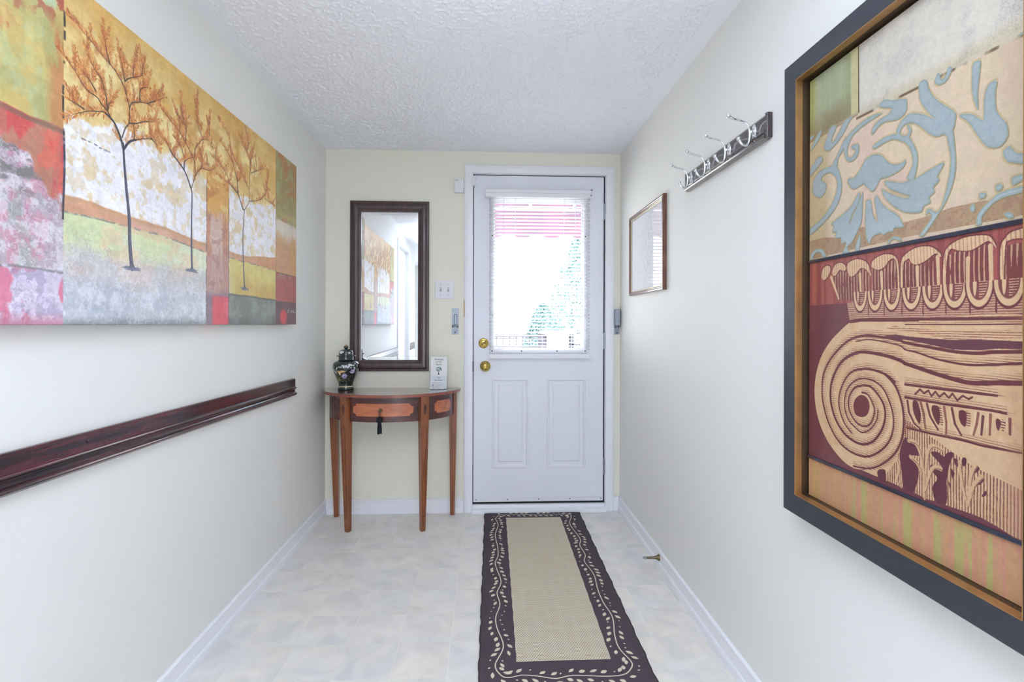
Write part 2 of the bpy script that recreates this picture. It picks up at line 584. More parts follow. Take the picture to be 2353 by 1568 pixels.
S = [[[956,374],[884,370],[812,366],[733,367],[646,372],[548,378],[525,382],[456,386],[370,389],[313,386],[252,375],[188,352],[134,324],[99,291],[92,256],[103,223],[142,183],[203,152],[279,138],[355,139],[416,154],[468,179],[493,206],[495,235],[477,262],[447,285],[404,297],[354,300],[308,295],[265,279],[241,257],[238,229],[260,206],[297,194],[338,187],[383,199],[415,221],[421,241]],[[956,329],[884,323],[813,318],[761,319],[676,326],[599,334],[549,339],[526,344],[456,351],[348,355],[289,349],[227,333],[182,307],[151,272],[152,234],[183,199],[235,174],[297,163],[350,164],[400,177],[442,205],[457,232],[449,254],[420,272],[382,285],[343,285],[296,277],[266,257],[260,236],[278,217],[314,203],[349,201],[383,210],[402,231],[399,247],[371,267],[337,270]],[[956,359],[884,351],[812,347],[761,347],[676,352],[599,361],[549,365],[525,372],[446,378],[371,381],[301,376]],[[502,302],[457,314],[393,320],[337,319],[278,310],[234,287],[205,255],[205,227],[235,197],[279,179]],[[457,314],[502,296],[531,268],[543,236],[536,199],[503,165],[437,134],[372,117],[291,110]],[[267,419],[380,423],[707,421],[955,421]],[[549,300],[705,301],[880,303]],[[549,276],[706,276],[861,279],[907,278]],[[556,220],[659,220],[768,222],[834,221],[957,226]],[[548,412],[812,412],[956,413]],[[271,418],[325,421],[604,420]]]
EYE = [[[334,265],[366,260],[378,244],[366,227],[338,219],[302,221],[289,238],[302,255]]]
EGG2 = [[[583,272],[602,271],[615,251],[612,233],[599,238],[583,255]],[[662,270],[685,270],[691,254],[686,238],[671,246],[659,260]],[[761,270],[782,270],[785,257],[780,245],[766,249],[758,260]],[[878,267],[889,267],[892,261],[885,250],[878,256]]]
EGG2L = [[[559,270],[566,249],[590,230],[615,223]],[[615,272],[628,252],[634,227]],[[640,271],[653,250],[683,230]],[[706,271],[714,246],[714,225]],[[734,271],[745,246],[767,230]],[[823,271],[818,253],[808,235]],[[838,267],[833,238]],[[861,272],[859,241]],[[918,271],[918,248]]]
ZIG = [[[592,285],[612,295],[628,289],[646,295],[658,286],[673,295],[688,287],[706,295],[723,288],[736,296],[753,286],[772,295],[792,291],[803,295]]]
DARKP = [[[547,200],[586,197],[603,187],[619,176],[578,171],[603,158],[607,137],[595,116],[582,103],[543,106],[534,137],[525,167]],[[655,186],[682,191],[705,186],[719,195],[741,196],[726,175],[716,147],[716,108],[675,104],[663,128],[682,145],[659,155],[655,165],[675,166],[697,159],[693,171]],[[420,120],[455,127],[460,118],[455,101],[426,104]],[[741,187],[755,188],[758,177],[748,177]],[[772,193],[785,193],[782,182],[768,181]],[[818,187],[828,183],[818,176],[805,174]],[[837,172],[840,166],[828,158],[812,157]],[[846,152],[850,146],[834,140]],[[730,169],[744,164],[737,153]],[[723,146],[730,142],[727,135]]]
LEAFC = [[[565,197],[594,196],[615,179],[628,147],[632,101]],[[697,197],[659,199],[643,181],[636,148]],[[573,168],[599,161],[620,146]],[[694,164],[667,162],[648,143],[636,120]],[[762,184],[772,149],[789,119]],[[815,188],[799,166],[792,120]],[[834,172],[808,153],[796,130]],[[512,156],[525,139],[512,118],[534,106]]]
T1 = [[[287,192],[282,271],[280,366],[274,450],[269,534],[266,601]],[[267,583],[281,619],[302,642],[334,670],[346,671]],[[266,587],[260,618],[248,652],[239,663],[230,669],[224,670],[214,663],[198,650],[183,633],[167,613]],[[239,663],[232,681],[220,692],[212,705],[196,708],[184,721],[172,744],[162,758],[154,768]],[[233,682],[231,702],[230,722],[225,746],[220,770],[209,784],[202,798],[194,820]],[[234,688],[235,705],[241,718]],[[264,621],[271,657],[279,680],[280,729],[273,770],[269,789],[254,818],[237,835],[217,850],[201,865],[182,878]],[[279,680],[296,693],[321,721],[345,736]],[[280,731],[286,754],[304,773],[323,786],[334,782]],[[305,776],[305,815],[315,835],[325,843]],[[269,811],[279,831],[296,853],[310,872]],[[237,835],[230,870],[227,903]],[[269,814],[264,852],[258,890]],[[288,850],[290,888]],[[310,872],[312,915]],[[292,634],[291,670],[286,686]],[[323,786],[347,818],[365,844]],[[209,723],[198,742],[184,759]],[[332,670],[343,663],[354,653]],[[187,647],[174,650],[160,652]]]
T2 = [[[456,222],[454,327],[454,442],[455,531],[451,560]],[[452,554],[430,614],[391,657],[379,683],[358,698],[347,717]],[[429,617],[430,648],[441,668],[460,688]],[[468,621],[463,673],[452,699],[433,729],[414,758],[384,782],[365,800]],[[452,554],[469,622],[487,659],[518,671],[537,693]],[[487,661],[490,705],[484,729]],[[463,687],[466,727],[489,782],[511,797],[524,790]],[[433,729],[435,788],[424,829],[419,890]],[[489,796],[474,840],[468,925]],[[427,672],[419,700],[404,718]],[[517,821],[515,888]],[[401,825],[430,797]]]
T3 = [[[672,178],[667,289],[663,428],[669,553],[669,569]],[[662,572],[638,632],[600,659],[585,662],[564,665]],[[638,632],[636,687],[630,716],[615,766],[592,798],[571,821]],[[675,578],[694,624],[694,683],[670,720],[646,762],[607,816],[599,873],[578,902]],[[694,683],[698,766],[698,829],[682,861],[657,900]],[[694,626],[746,656],[779,698],[789,722]],[[600,659],[592,689],[564,721],[540,735]],[[698,812],[713,890]],[[704,774],[764,833]],[[789,722],[799,805]],[[779,685],[830,674]],[[682,869],[691,930]],[[638,693],[650,716]]]
HILLT = [[[156,373],[213,376],[292,364],[370,365],[443,355],[508,345],[600,342],[694,345],[845,381]]]
HILLB = [[[156,324],[213,330],[277,328],[370,329],[443,320],[508,308],[600,314],[845,307],[994,299]]]
DKB = [[[537,134],[601,142],[694,142],[853,138],[994,135]]]
SKYB = [[[152,594],[261,672],[334,631],[388,662],[503,594],[600,628],[844,676]]]
VINE = [[[46,3053],[61,2955],[43,2818],[53,2671],[53,2564],[38,2477],[61,2309],[42,2210],[52,2118],[34,2027],[37,1957],[58,1843],[28,1744],[46,1691],[72,1679],[114,1688],[166,1681],[222,1667],[280,1679],[393,1671],[453,1680],[485,1713]],[[46,3053],[89,3116],[235,3111],[341,3112],[480,3101],[500,3072],[473,2948],[495,2754],[480,2668],[487,2559],[470,2484],[488,2356],[478,2221],[478,2118],[490,2008],[470,1888],[468,1813],[490,1742],[485,1713]]]


def widen(t):
    """shapes that run out of the photograph go on to the edge of the print"""
    return [(1010 if q[0] >= 945 else q[0], q[1]) for q in t]


def rounded(t, n=4):
    """closed Catmull-Rom outline"""
    P = [Vector((q[0], q[1], 0)) for q in t]
    m = len(P)
    out = []
    for k in range(m):
        a, b_, c, d = P[k - 1], P[k], P[(k + 1) % m], P[(k + 2) % m]
        for j in range(n):
            f = j / n
            q = 0.5 * ((2 * b_) + (c - a) * f + (2 * a - 5 * b_ + 4 * c - d) * f * f + (3 * b_ - a - 3 * c + d) * f ** 3)
            out.append((q.x, q.y))
    return out


BLUE = [rounded(widen(t), 4) for t in BLUE]
BROWN, EGGBAND, UPRED, LENS, BODY = ([widen(t) for t in g] for g in (BROWN, EGGBAND, UPRED, LENS, BODY))
LOBE = [rounded(widen(t), 3) for t in LOBE]
TONGUE = [widen(t) for t in TONGUE]
S = [widen(t) for t in S]
EGG2 = [rounded(t, 3) for t in EGG2]
EYE = [rounded(t, 4) for t in EYE]
DARKP = [rounded(t, 3) for t in DARKP]
LEAFC = [[(q.x, q.y) for q in smooth_path([Vector((a[0], a[1], 0)) for a in t], 5)] for t in LEAFC]
_b = BODY[0]
_k = [i for i, q in enumerate(_b) if q[0] < 400]


def paint_trees():
    """wide canvas: abstract autumn field with three thin trees"""
    p = Paint(1900, 897, 2.12, 5)
    U, V = np.meshgrid(p.U, p.V)
    U = U.astype(np.float32)
    V = V.astype(np.float32)
    n1, n2, n3 = p.noise(6, 4, 5), p.noise(22, 12, 5), p.noise(60, 30, 4)
    vert = p.noise(60, 5, 4)
    hor = p.noise(8, 50, 4)

    def prof(line, jit=0.0):
        P = np.array(line, np.float32) / 1000
        y = np.interp(p.U, P[:, 0], P[:, 1]).astype(np.float32)[None, :]
        return y + jit * (n2 - .5)
    # sky
    p.a[:] = np.array((214, 172, 96)) / 255
    p.mix(sstep(.9, .6, V) * .9, (232, 210, 150))
    p.mix(sstep(.47, .68, n1) * .55 * sstep(.55, .8, V), (196, 146, 72))
    p.mix(sstep(.52, .7, n2) * .35, (226, 196, 124))
    p.mix(sstep(.45, .7, n3) * .18 + sstep(.5, .7, p.noise(30, 8, 4)) * .25, (190, 140, 72))
    p.mix(sstep(.62, .74, V) * sstep(.95, .74, V) * sstep(.42, .6, n2) * .55, (234, 216, 150))
    p.mix(sstep(.32, .12, U) * sstep(.55, .8, V) * .3, (222, 188, 130))
    for cu, cv, ru, rv in ((.27, .76, .13, .2), (.445, .74, .11, .17), (.68, .76, .14, .19)):
        gl_ = np.exp(-((U - cu) / ru) ** 2 - ((V - cv) / rv) ** 2)
        p.mix(gl_ * sstep(.35, .6, n2) * .8, (234, 216, 156))
    # white plaster sky under the crowns
    sb = prof(SKYB[0], .16)
    white = sstep(0.012, -0.012, V - sb)
    p.mix(white, (236, 233, 236))
    patch = sstep(.56, .62, n2 * .55 + p.noise(30, 14, 4) * .45) * white
    p.mix(patch * .75, (216, 190, 140))
    p.mix(sstep(.55, .61, p.noise(70, 34, 4)) * white * .55, (220, 198, 156))
    p.mix(sstep(.6, .68, n3) * white * .35, (205, 205, 212))
    # hill band
    ht, hb = prof(HILLT[0], .012), prof(HILLB[0], .006)
    hill = sstep(.004, -.004, V - ht)
    p.mix(hill, (205, 155, 122))
    p.mix(hill * sstep(.5, .7, n2) * .6, (216, 168, 150))
    p.mix(hill * sstep(.62, .8, U) * .6, (206, 140, 88))
    p.mix(hill * sstep(.015, 0, np.abs(V - ht + .006)) * .5, (188, 148, 100))
    # field
    fld = sstep(.004, -.004, V - hb)
    p.mix(fld, (212, 216, 184))
    p.mix(fld * sstep(.5, .62, n1) * .6, (196, 208, 150))
    p.mix(fld * sstep(.5, .64, n2) * .55, (224, 190, 150))
    p.mix(fld * sstep(.52, .64, U) * .95, (214, 196, 112))
    p.mix(fld * sstep(.56, .7, U) * sstep(.27, .17, V + .1 * (n1 - .5)) * .8, (202, 162, 84))
    p.mix(fld * sstep(.5, .62, n2) * sstep(.6, .7, U) * .4, (226, 214, 140))
    # varnish glare painted as grey-white over the lower part
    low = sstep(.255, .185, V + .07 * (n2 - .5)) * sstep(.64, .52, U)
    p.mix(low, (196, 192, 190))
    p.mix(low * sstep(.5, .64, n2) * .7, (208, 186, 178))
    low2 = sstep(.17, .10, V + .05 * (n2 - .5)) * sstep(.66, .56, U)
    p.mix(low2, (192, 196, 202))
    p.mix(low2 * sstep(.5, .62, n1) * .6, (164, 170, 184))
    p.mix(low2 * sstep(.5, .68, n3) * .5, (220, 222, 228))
    # dark green-grey ground on the right
    dk = prof(DKB[0], .01)
    dark = sstep(.006, -.006, V - dk) * sstep(.58, .6, U)
    p.mix(dark, (118, 122, 112))
    p.mix(dark * sstep(.48, .66, n2) * .6, (152, 160, 150))
    p.mix(dark * sstep(.06, 0, V) * .5, (84, 86, 84))
    p.mix(sstep(.008, 0, np.abs(V - dk)) * sstep(.575, .6, U) * .8, (78, 80, 76))
    p.mix(sstep(.035, .0, V + .03 * (n2 - .5)) * sstep(.6, .5, U) * .75, (118, 122, 126))
    # dark broken contour under the hill
    p.mix(sstep(.005, .0005, np.abs(V - hb + .004 * (n3 - .5))) * sstep(.4, .6, p.noise(90, 60, 3)) * (U > .152) * .6, (96, 96, 106))
    # wrinkled paint: thin light and dark ridges, mostly in the painted glare
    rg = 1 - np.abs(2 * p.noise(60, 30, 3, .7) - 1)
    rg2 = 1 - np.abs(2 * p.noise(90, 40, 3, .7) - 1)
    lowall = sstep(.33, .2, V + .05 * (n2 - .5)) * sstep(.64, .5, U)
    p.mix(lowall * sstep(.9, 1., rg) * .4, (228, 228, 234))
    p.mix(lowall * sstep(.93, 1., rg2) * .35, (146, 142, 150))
    p.mix(fld * sstep(.94, .99, rg2) * .15, (190, 170, 140))
    # strips
    sa = ((U > .507) & (U < .598)).astype(np.float32)
    t = sa * sstep(.69, .64, V + .08 * (n2 - .5))
    p.mix(t, (214, 164, 88))
    p.mix(t * sstep(.48, .6, n2) * .7, (196, 128, 72))
    p.mix(t * sstep(.58, .66, n3) * .7, (222, 206, 140))
    m = sa * sstep(.52, .44, V + .08 * (n2 - .5))
    p.mix(m, (198, 142, 112))
    p.mix(m * sstep(.5, .64, vert) * .7, (206, 190, 180))
    p.mix(m * sstep(.35, .28, V) * .6, (176, 140, 134))
    p.mix(m * sstep(.56, .66, n3) * .5, (150, 104, 96))
    p.mix(sa * sstep(.17, .12, V + .05 * (n2 - .5)), (140, 116, 128))
    red = sa * sstep(.524, .536, U) * sstep(.135, .12, V + .02 * (n2 - .5))
    p.mix(red, (214, 84, 96))
    p.mix(red * sstep(.5, .65, n2) * .6, (226, 116, 128))
    for e in (.507, .598):
        p.mix(sstep(.0022, .0006, np.abs(U - e)) * sstep(.62, .58, V) * sstep(.35, .5, p.noise(4, 40, 3)) * .7, (84, 70, 80))
    sbm = (U > .851).astype(np.float32)
    p.mix(sbm, (158, 142, 92))
    p.mix(sbm * sstep(.48, .6, n2) * .75, (176, 116, 72))
    p.mix(sbm * sstep(.58, .68, n3) * .6, (150, 166, 118))
    p.mix(sbm * sstep(.665, .655, V) * sstep(.62, .68, V + .02) * .7, (176, 158, 82))
    p.mix(sbm * sstep(.615, .6, V), (208, 196, 176))
    p.mix(sbm * sstep(.56, .47, V + .12 * (vert - .5)), (200, 150, 92))
    p.mix(sbm * sstep(.56, .4, V) * sstep(.5, .62, vert) * .6, (186, 140, 112))
    p.mix(sbm * sstep(.302, .296, V), (160, 82, 72))
    p.mix(sbm * sstep(.302, .22, V) * sstep(.48, .6, n2) * .5, (186, 96, 82))
    p.mix(sbm * sstep(.303, .298, V) * sstep(.25, .3, V) * sstep(.5, .6, n2) * .8, (158, 150, 116))
    p.mix(sbm * sstep(.135, .128, V), (104, 70, 72))
    p.mix(sbm * sstep(.03, .018, np.hypot(U - .905, (V - .045) * .55)), (208, 68, 72))
    p.mix(sstep(.005, .001, np.abs(V - .299)) * sbm * .8, (88, 66, 58))
    p.mix(sstep(.005, .001, np.abs(V - .133)) * sbm * .7, (80, 60, 60))
    p.mix(sstep(.002, .0006, np.abs(U - .851)) * .7, (120, 92, 58))
    # left panel
    lp = (U < .152).astype(np.float32)
    p.mix(lp, (200, 178, 110))
    q1, q2 = p.noise(26, 9, 5), p.noise(30, 10, 5)
    p.mix(lp * sstep(.44, .6, q1) * .75, (180, 190, 142))
    p.mix(lp * sstep(.6, .68, q2) * .8, (190, 124, 82))
    p.mix(lp * sstep(.5, .62, n2) * .5, (170, 160, 96))
    p.mix(lp * sstep(.54, .62, vert) * .4, (206, 190, 120))
    p.mix(lp * sstep(.12, .14, U) * sstep(.9, .8, V) * sstep(.45, .56, vert) * .7, (192, 122, 80))
    p.mix(lp * sstep(.06, .1, U) * sstep(.57, .65, n3) * sstep(.8, .9, V) * .9, (168, 84, 68))
    p.mix(lp * sstep(.055, .1, U) * sstep(.098, .08, U) * sstep(.74, .82, V) * sstep(.47, .53, n3) * .9, (172, 84, 70))
    p.mix(lp * sstep(.11, .13, U) * sstep(.145, .135, U) * sstep(.87, .9, V) * sstep(.92, .9, V), (186, 204, 172))
    top = .556 + .012 * (n2 - .5) + .012 * (q2 - .5)
    r = lp * sstep(.003, -.003, V - top)
    p.mix(r, (200, 86, 82))
    p.mix(r * sstep(.5, .62, vert) * .6, (176, 120, 104))
    p.mix(r * sstep(.93, .99, rg) * .4, (226, 130, 120))
    p.mix(r * sstep(.5, .6, q1) * .7, (178, 140, 112))
    p.mix(r * sstep(.52, .62, q2) * .6, (224, 104, 84))
    p.mix(r * sstep(.012, .002, np.abs(V - top + .008)) * .7, (120, 100, 84))
    gline = np.interp(p.U, [.05, .1, .128, .152], [.47, .44, .38, .35]).astype(np.float32)[None, :] + .12 * (n2 - .5) + .10 * (n3 - .5)
    g = lp * sstep(.012, -.012, V - gline)
    p.mix(g, (180, 164, 172))
    p.mix(g * sstep(.5, .6, q2) * .8, (164, 164, 160))
    p.mix(g * sstep(.57, .66, q1) * .6, (204, 136, 154))
    p.mix(g * sstep(.55, .64, n3) * .6, (214, 214, 216))
    p.mix(g * sstep(.5, .64, p.noise(50, 40, 4)) * sstep(.3, .38, V) * .8, (112, 112, 108))
    w = lp * sstep(.156, .146, V + .02 * (n2 - .5))
    p.mix(g * sstep(.9, .99, rg) * .45, (226, 222, 228))
    p.mix(g * sstep(.94, .99, rg2) * .35, (128, 116, 130))
    p.mix(w, (206, 194, 212))
    p.mix(w * sstep(.9, .99, rg) * .5, (236, 230, 240))
    p.mix(w * sstep(.93, .99, rg2) * .4, (140, 128, 154))
    p.mix(w * sstep(.54, .62, q2) * .85, (214, 112, 138))
    p.mix(w * sstep(.54, .64, n3) * .6, (150, 140, 164))
    p.mix(w * sstep(.04, .0, V) * .6, (176, 90, 112))
    p.mix(lp * sstep(.006, .001, np.abs(V - .150 - .02 * (n2 - .5))) * sstep(.4, .5, n3) * .7, (116, 118, 116))
    # broken vertical black line between panel and field
    vl = np.abs(U - .1525 - .0012 * np.sin(V * 17))
    p.mix(sstep(.0024, .0010, vl) * sstep(.42, .5, p.noise(3, 26, 3)) * (V > .3) * .9, (56, 54, 52))
    p.mix(sstep(.0028, .001, vl) * sstep(.3, .4, V) * sstep(.56, .5, V) * .8, (70, 62, 92))
    # small dashes in the white sky
    for a, b in (((184, 556), (192, 556)), ((196, 557), (199, 556)), ((207, 556), (213, 555)), ((217, 552), (221, 553)), ((226, 553), (238, 552))):
        p.stroke([a, b], 5, 3, (84, 88, 104), .8, .2)
    # trees
    rng = random.Random(4)
    cols = [(202, 124, 64), (214, 150, 84), (184, 104, 58), (222, 170, 106), (156, 88, 54)]
    for br in (T1, T2, T3):
        br[1:] = [[(q.x, q.y) for q in smooth_path([Vector((a[0], a[1], 0)) for a in t], 4)] for t in br[1:]]
        br[0] = [(q.x, q.y) for q in smooth_path([Vector((a[0], a[1], 0)) for a in br[0]], 4)]
    T3[1] = [T3[0][-1]] + T3[1]
    T3[3] = [T3[0][-1]] + T3[3]
    for T, tw, bw in ((T1, 17, 5), (T2, 12, 4.2), (T3, 11, 3.8)):
        ends = T[0][-1]
        # haze of foliage, then leaves sprouting along each branch, then the wood
        for br in T[1:]:
            P = [Vector((u * 1.9, v * .897)) for u, v in br]
            ln = sum((b - a).length for a, b in zip(P, P[1:]))
            steps = max(6, int(ln / 4.2))
            for i in range(steps + 8):
                f = min(1.12, .34 + .78 * i / (steps + 7))
                d = f * ln
                k = 0
                while k < len(P) - 2 and d > (P[k + 1] - P[k]).length:
                    d -= (P[k + 1] - P[k]).length
                    k += 1
                tdir = (P[k + 1] - P[k]).normalized()
                q = P[k] + tdir * d
                if q.y < P[0].y and f < .6:
                    continue
                if rng.random() < .30:
                    p.leaf(q.x + rng.uniform(-12, 12), q.y + rng.uniform(-10, 16), rng.uniform(.6, 2.4), rng.uniform(26, 46), rng.uniform(14, 24), rng.choice(cols), .22)
                for sd in (-1, 1):
                    if rng.random() < .8:
                        ang = math.atan2(tdir.y, tdir.x) + sd * rng.uniform(.35, 1.0)
                        ang = ang * .6 + .4 * 1.57 if tdir.y > -.3 else ang
                        l = rng.uniform(10, 22)
                        p.leaf(q.x + math.cos(ang) * l * .6 + rng.uniform(-3, 3), q.y + math.sin(ang) * l * .6 + rng.uniform(-3, 3), ang, l, rng.uniform(3.5, 7), rng.choice(cols), rng.uniform(.55, .95))
        # finer sprigs rising from the branches
        tips = []
        for br in T[1:]:
            P = [Vector((u * 1.9, v * .897)) for u, v in br]
            for k in range(9):
                j = rng.randrange(len(P) - 1)
                if j == 0 and rng.random() < .7:
                    continue
                tips.append(P[j].lerp(P[j + 1], rng.random()))
        for q in tips:
            ang = rng.gauss(1.57, .55)
            l = rng.uniform(24, 74)
            c0 = rng.choice(cols)
            e_ = q + Vector((math.cos(ang), math.sin(ang))) * l
            p.seg((q.x, q.y), (e_.x, e_.y), 1.8, .9, np.array((150, 96, 58), np.float32) / 255, .55)
            for i in range(int(l / 4)):
                f = .2 + .85 * i / (l / 4)
                for sd in (-1, 1):
                    a = ang + sd * rng.uniform(.3, .8)
                    ll = rng.uniform(9, 17) * (1.1 - .4 * f)
                    p.leaf(q.x + (e_.x - q.x) * f + math.cos(a) * ll * .5 + rng.uniform(-2, 2), q.y + (e_.y - q.y) * f + math.sin(a) * ll * .5, a, ll, rng.uniform(3, 5.5), c0 if rng.random() < .6 else rng.choice(cols), rng.uniform(.3, .75))
        for br in T[1:]:
            p.stroke(br, bw, 1.2, (84, 70, 58), .9)
        p.stroke(T[0], tw, tw * .5, (66, 70, 86), .95)
        p.stroke([(u + 1.6, v) for u, v in T[0]], tw * .22, tw * .12, (128, 132, 150), .6, .4)
        bx, by = T[0][0]
        for k in range(26):
            p.leaf((bx + rng.uniform(-16, 16)) * 1.9, (by + rng.uniform(-6, 4)) * .897, rng.uniform(-.25, .25) + (3.14 if k % 2 else 0), rng.uniform(18, 42), rng.uniform(4, 8), (104, 106, 128), .5)
        for k in (-1, 1):
            p.stroke([(bx, by + 18), (bx + k * 7, by)], tw * .6, 3, (72, 76, 94), .85)
        # first forks are thick
        for br in T[1:3]:
            p.stroke(br[:max(2, len(br) // 2)], bw * 1.9, bw * 1.1, (64, 64, 74), .95)
    # painter's signature, lower right corner
    sg = [[(944, 86), (938, 90), (936, 84), (942, 78), (938, 72), (932, 74)], [(950, 73), (951, 74)], [(958, 72), (962, 88), (965, 76), (969, 88)], [(969, 80), (976, 80)], [(978, 72), (979, 88), (984, 88)], [(979, 80), (984, 80)], [(976, 72), (996, 74)]]
    for g_ in sg:
        p.stroke(g_, 2.6, 2.2, (226, 220, 214), .9)
    fine = p.noise(240, 120, 3)
    p.a *= (1 + .10 * (n3 - .5) + .08 * (hor - .5) + .10 * (fine - .5) + .08 * (vert - .5))[..., None]
    return p.a


def paint_column():
    """three-panel print: florals above, column capital in the middle, brushed ochre below"""
    p = Paint(1000, 1898, .527, 11)
    U, V = np.meshgrid(p.U.astype(np.float32), p.V.astype(np.float32))
    n1, n2, n3 = p.noise(5, 9, 4), p.noise(14, 26, 5), p.noise(60, 110, 3)
    vert = p.noise(70, 4, 4)
    # --- upper panel: peach ground, brown wash, green corner, crackled white corner, blue scrolls
    p.a[:] = np.array((226, 206, 178)) / 255
    p.mix(sstep(.48, .62, n1) * .6, (224, 196, 178))
    p.mix(sstep(.5, .64, n2) * .5, (230, 212, 172))
    p.mix(sstep(.16, .10, U) * .75, (196, 178, 130))
    p.mix(sstep(.75, .95, U) * .5, (206, 188, 154))
    br = p.polymask(BROWN[0])
    p.mix(br * .85, (176, 144, 112))
    p.mix(br * sstep(.48, .62, n2) * .6, (198, 168, 134))
    p.mix(br * sstep(.56, .66, n3) * .45, (150, 116, 90))
    gl = (U < .318) * sstep(.852, .858, V - .02 * U)
    gl = gl.astype(np.float32)
    p.mix(gl, (172, 184, 142))
    p.mix(gl * sstep(.48, .6, vert) * .5, (186, 194, 160))
    p.mix(gl * sstep(.05, .02, U) * .8, (168, 176, 96))
    p.mix(gl * sstep(.93, .86, V + .03 * (n2 - .5)) * .7, (140, 116, 84))
    p.mix(gl * sstep(.265, .275, U) * .9, (212, 204, 150))
    p.mix(gl * sstep(.2, .255, U) * sstep(.27, .26, U) * .5, (150, 160, 112))
    ck = (U > .318).astype(np.float32) * sstep(.846, .85, V + .02 * (U - .3))
    # crackle: cell edges of scattered points
    rng = np.random.default_rng(3)
    pts = rng.random((2200, 2)) * np.array([.70, .16]) + np.array([.31, .84])
    y0 = int(.845 * p.h)
    x0 = int(.31 * p.w)
    sub = np.stack(np.meshgrid(p.U[x0:], p.V[y0:] * 1.9), -1).astype(np.float32)
    d1 = np.full(sub.shape[:2], 9, np.float32)
    d2 = d1.copy()
    for q in pts:
        d = np.hypot(sub[..., 0] - q[0], sub[..., 1] - q[1] * 1.9)
        d2 = np.minimum(d2, np.maximum(d, d1))
        d1 = np.minimum(d1, d)
    cr = np.zeros((p.h, p.w), np.float32)
    cr[y0:, x0:] = sstep(.0018, .0004, d2 - d1)
    p.mix(ck, (224, 220, 202))
    p.mix(ck * sstep(.48, .62, n2) * .5, (208, 206, 196))
    p.mix(ck * sstep(.872, .85, V) * .6, (206, 194, 156))
    p.mix(ck * cr * sstep(.40, .56, n1 * .5 + n2 * .5) * .6, (176, 172, 152))
    p.mix(sstep(.004, .001, np.abs(V - .848 + .02 * (U - .3))) * sstep(.42, .52, p.noise(16, 4, 3)) * (U > .3) * .85, (104, 80, 52))
    p.mix(sstep(.004, .0014, np.abs(U - .312 - .02 * (1 - V))) * (V > .858) * .9, (70, 56, 36))
    p.mix(sstep(.004, .001, np.abs(V - .853 - .01 * U)) * (U < .31) * .5, (112, 90, 62))
    bl = np.zeros((p.h, p.w), np.float32)
    for b in BLUE:
        bl = np.maximum(bl, p.polymask(b))
    halo = np.zeros_like(bl)
    for dy in (-5, 0, 5):
        for dx in (-4, 0, 4):
            halo = np.maximum(halo, np.roll(np.roll(bl, dy, 0), dx, 1))
    p.mix(halo * .55 * (V > .565) * (1 - ck), (186, 168, 116))
    shade = np.roll(np.roll(bl, -4, 0), 3, 1)
    p.mix(shade * .5 * (V > .565) * (1 - ck), (120, 116, 88))
    p.mix(bl * (V > .565), (170, 185, 186))
    p.mix(bl * (V > .565) * sstep(.66, .58, V) * .6, (190, 206, 206))
    inner = np.minimum(np.minimum(np.roll(bl, 6, 0), np.roll(bl, -6, 0)), np.minimum(np.roll(bl, 5, 1), np.roll(bl, -5, 1)))
    p.mix((bl - bl * inner) * (V > .565) * .6, (146, 168, 158))
    # --- middle panel
    md = ((V <= .563) & (V >= .093)).astype(np.float32)
    p.mix(md, (122, 66, 74))
    p.mix(md * sstep(.5, .65, n1) * .5, (140, 82, 84))
    ur = p.polymask(UPRED[0]) * md
    p.mix(ur, (174, 96, 88))
    p.mix(ur * sstep(.2, .02, U) * .5, (182, 108, 84))
    p.mix(ur * sstep(.55, .62, vert) * .6, (140, 66, 70))
    cream = np.array((234, 200, 156), np.float32) / 255
    dark = (116, 58, 64)
    hatchH = (np.sin(V * 2 * np.pi * 250 + 3 * n2) > .35 - 1.2 * (n3 - .5)).astype(np.float32)
    hatchV = (np.sin(U * 2 * np.pi * 100 + 2 * n2) > .2 - 1.6 * (n3 - .5)).astype(np.float32)
    # tongues
    for t in TONGUE:
        m = p.polymask(t) * md
        p.mix(m, (132, 70, 70))
        k = (np.sin(U * 2 * np.pi * 62 + 1.2 * np.sin(V * 40)) > .6 + 2.2 * (n2 - .5)).astype(np.float32)
        p.mix(m * k * .85, (222, 184, 146))
    for t in LOBE:
        big = [(u, v) for u, v in t]
        m = p.polymask(big) * md
        for a, b in ((-4, 4), (4, 4), (4, -4)):
            p.mix(np.clip(np.roll(np.roll(m, a, 0), b, 1) - m, 0, 1) * md * .75, dark)
        p.mix(m, cream)
        p.mix(m * (np.sin(U * 2 * np.pi * 75 + V * 50) > .62 + 1.5 * (n2 - .5)) * .5, (168, 112, 96))
    for t in RIBS:
        p.stroke(t, 15, 9, (232, 198, 154), .95)
    # egg band
    eb = p.polymask(EGGBAND[0]) * md
    p.mix(eb, (216, 172, 140))
    p.mix(eb * hatchH * .8, (128, 72, 72))
    for (a, b) in EGGS:
        cx = a[0] / 1000
        cy = .4785                                     # eggs hang open-topped from under the leaves
        ww = .030 + .012 * cx
        hh = .036
        d = np.hypot((U - cx) / ww, (V - cy) / hh)
        up = md * (V < cy + .002)
        p.mix(up * sstep(1.22, 1.16, d), dark)
        p.mix(up * sstep(1.10, 1.04, d), cream)
        p.mix(up * sstep(.80, .74, d), (136, 76, 74))
        p.mix(up * sstep(.7, .66, d) * (U > cx) * hatchH, (220, 180, 146))
        p.mix(up * sstep(.5, .4, np.hypot((U - cx + ww * .34) / (ww * .34), (V - cy) / (hh * 1.3))), cream)
        p.poly([(cx * 1000 + ww * 1330, 482), (cx * 1000 + ww * 1420, 482), (cx * 1000 + ww * 1400, 428), (cx * 1000 + ww * 1250, 432)], dark, .9)
    # body of the capital with the volute
    bd = p.polymask(rounded(BODY[0], 4)) * md
    p.mix(bd, cream)
    p.mix(bd * sstep(.5, .64, n2) * .35, (222, 178, 128))
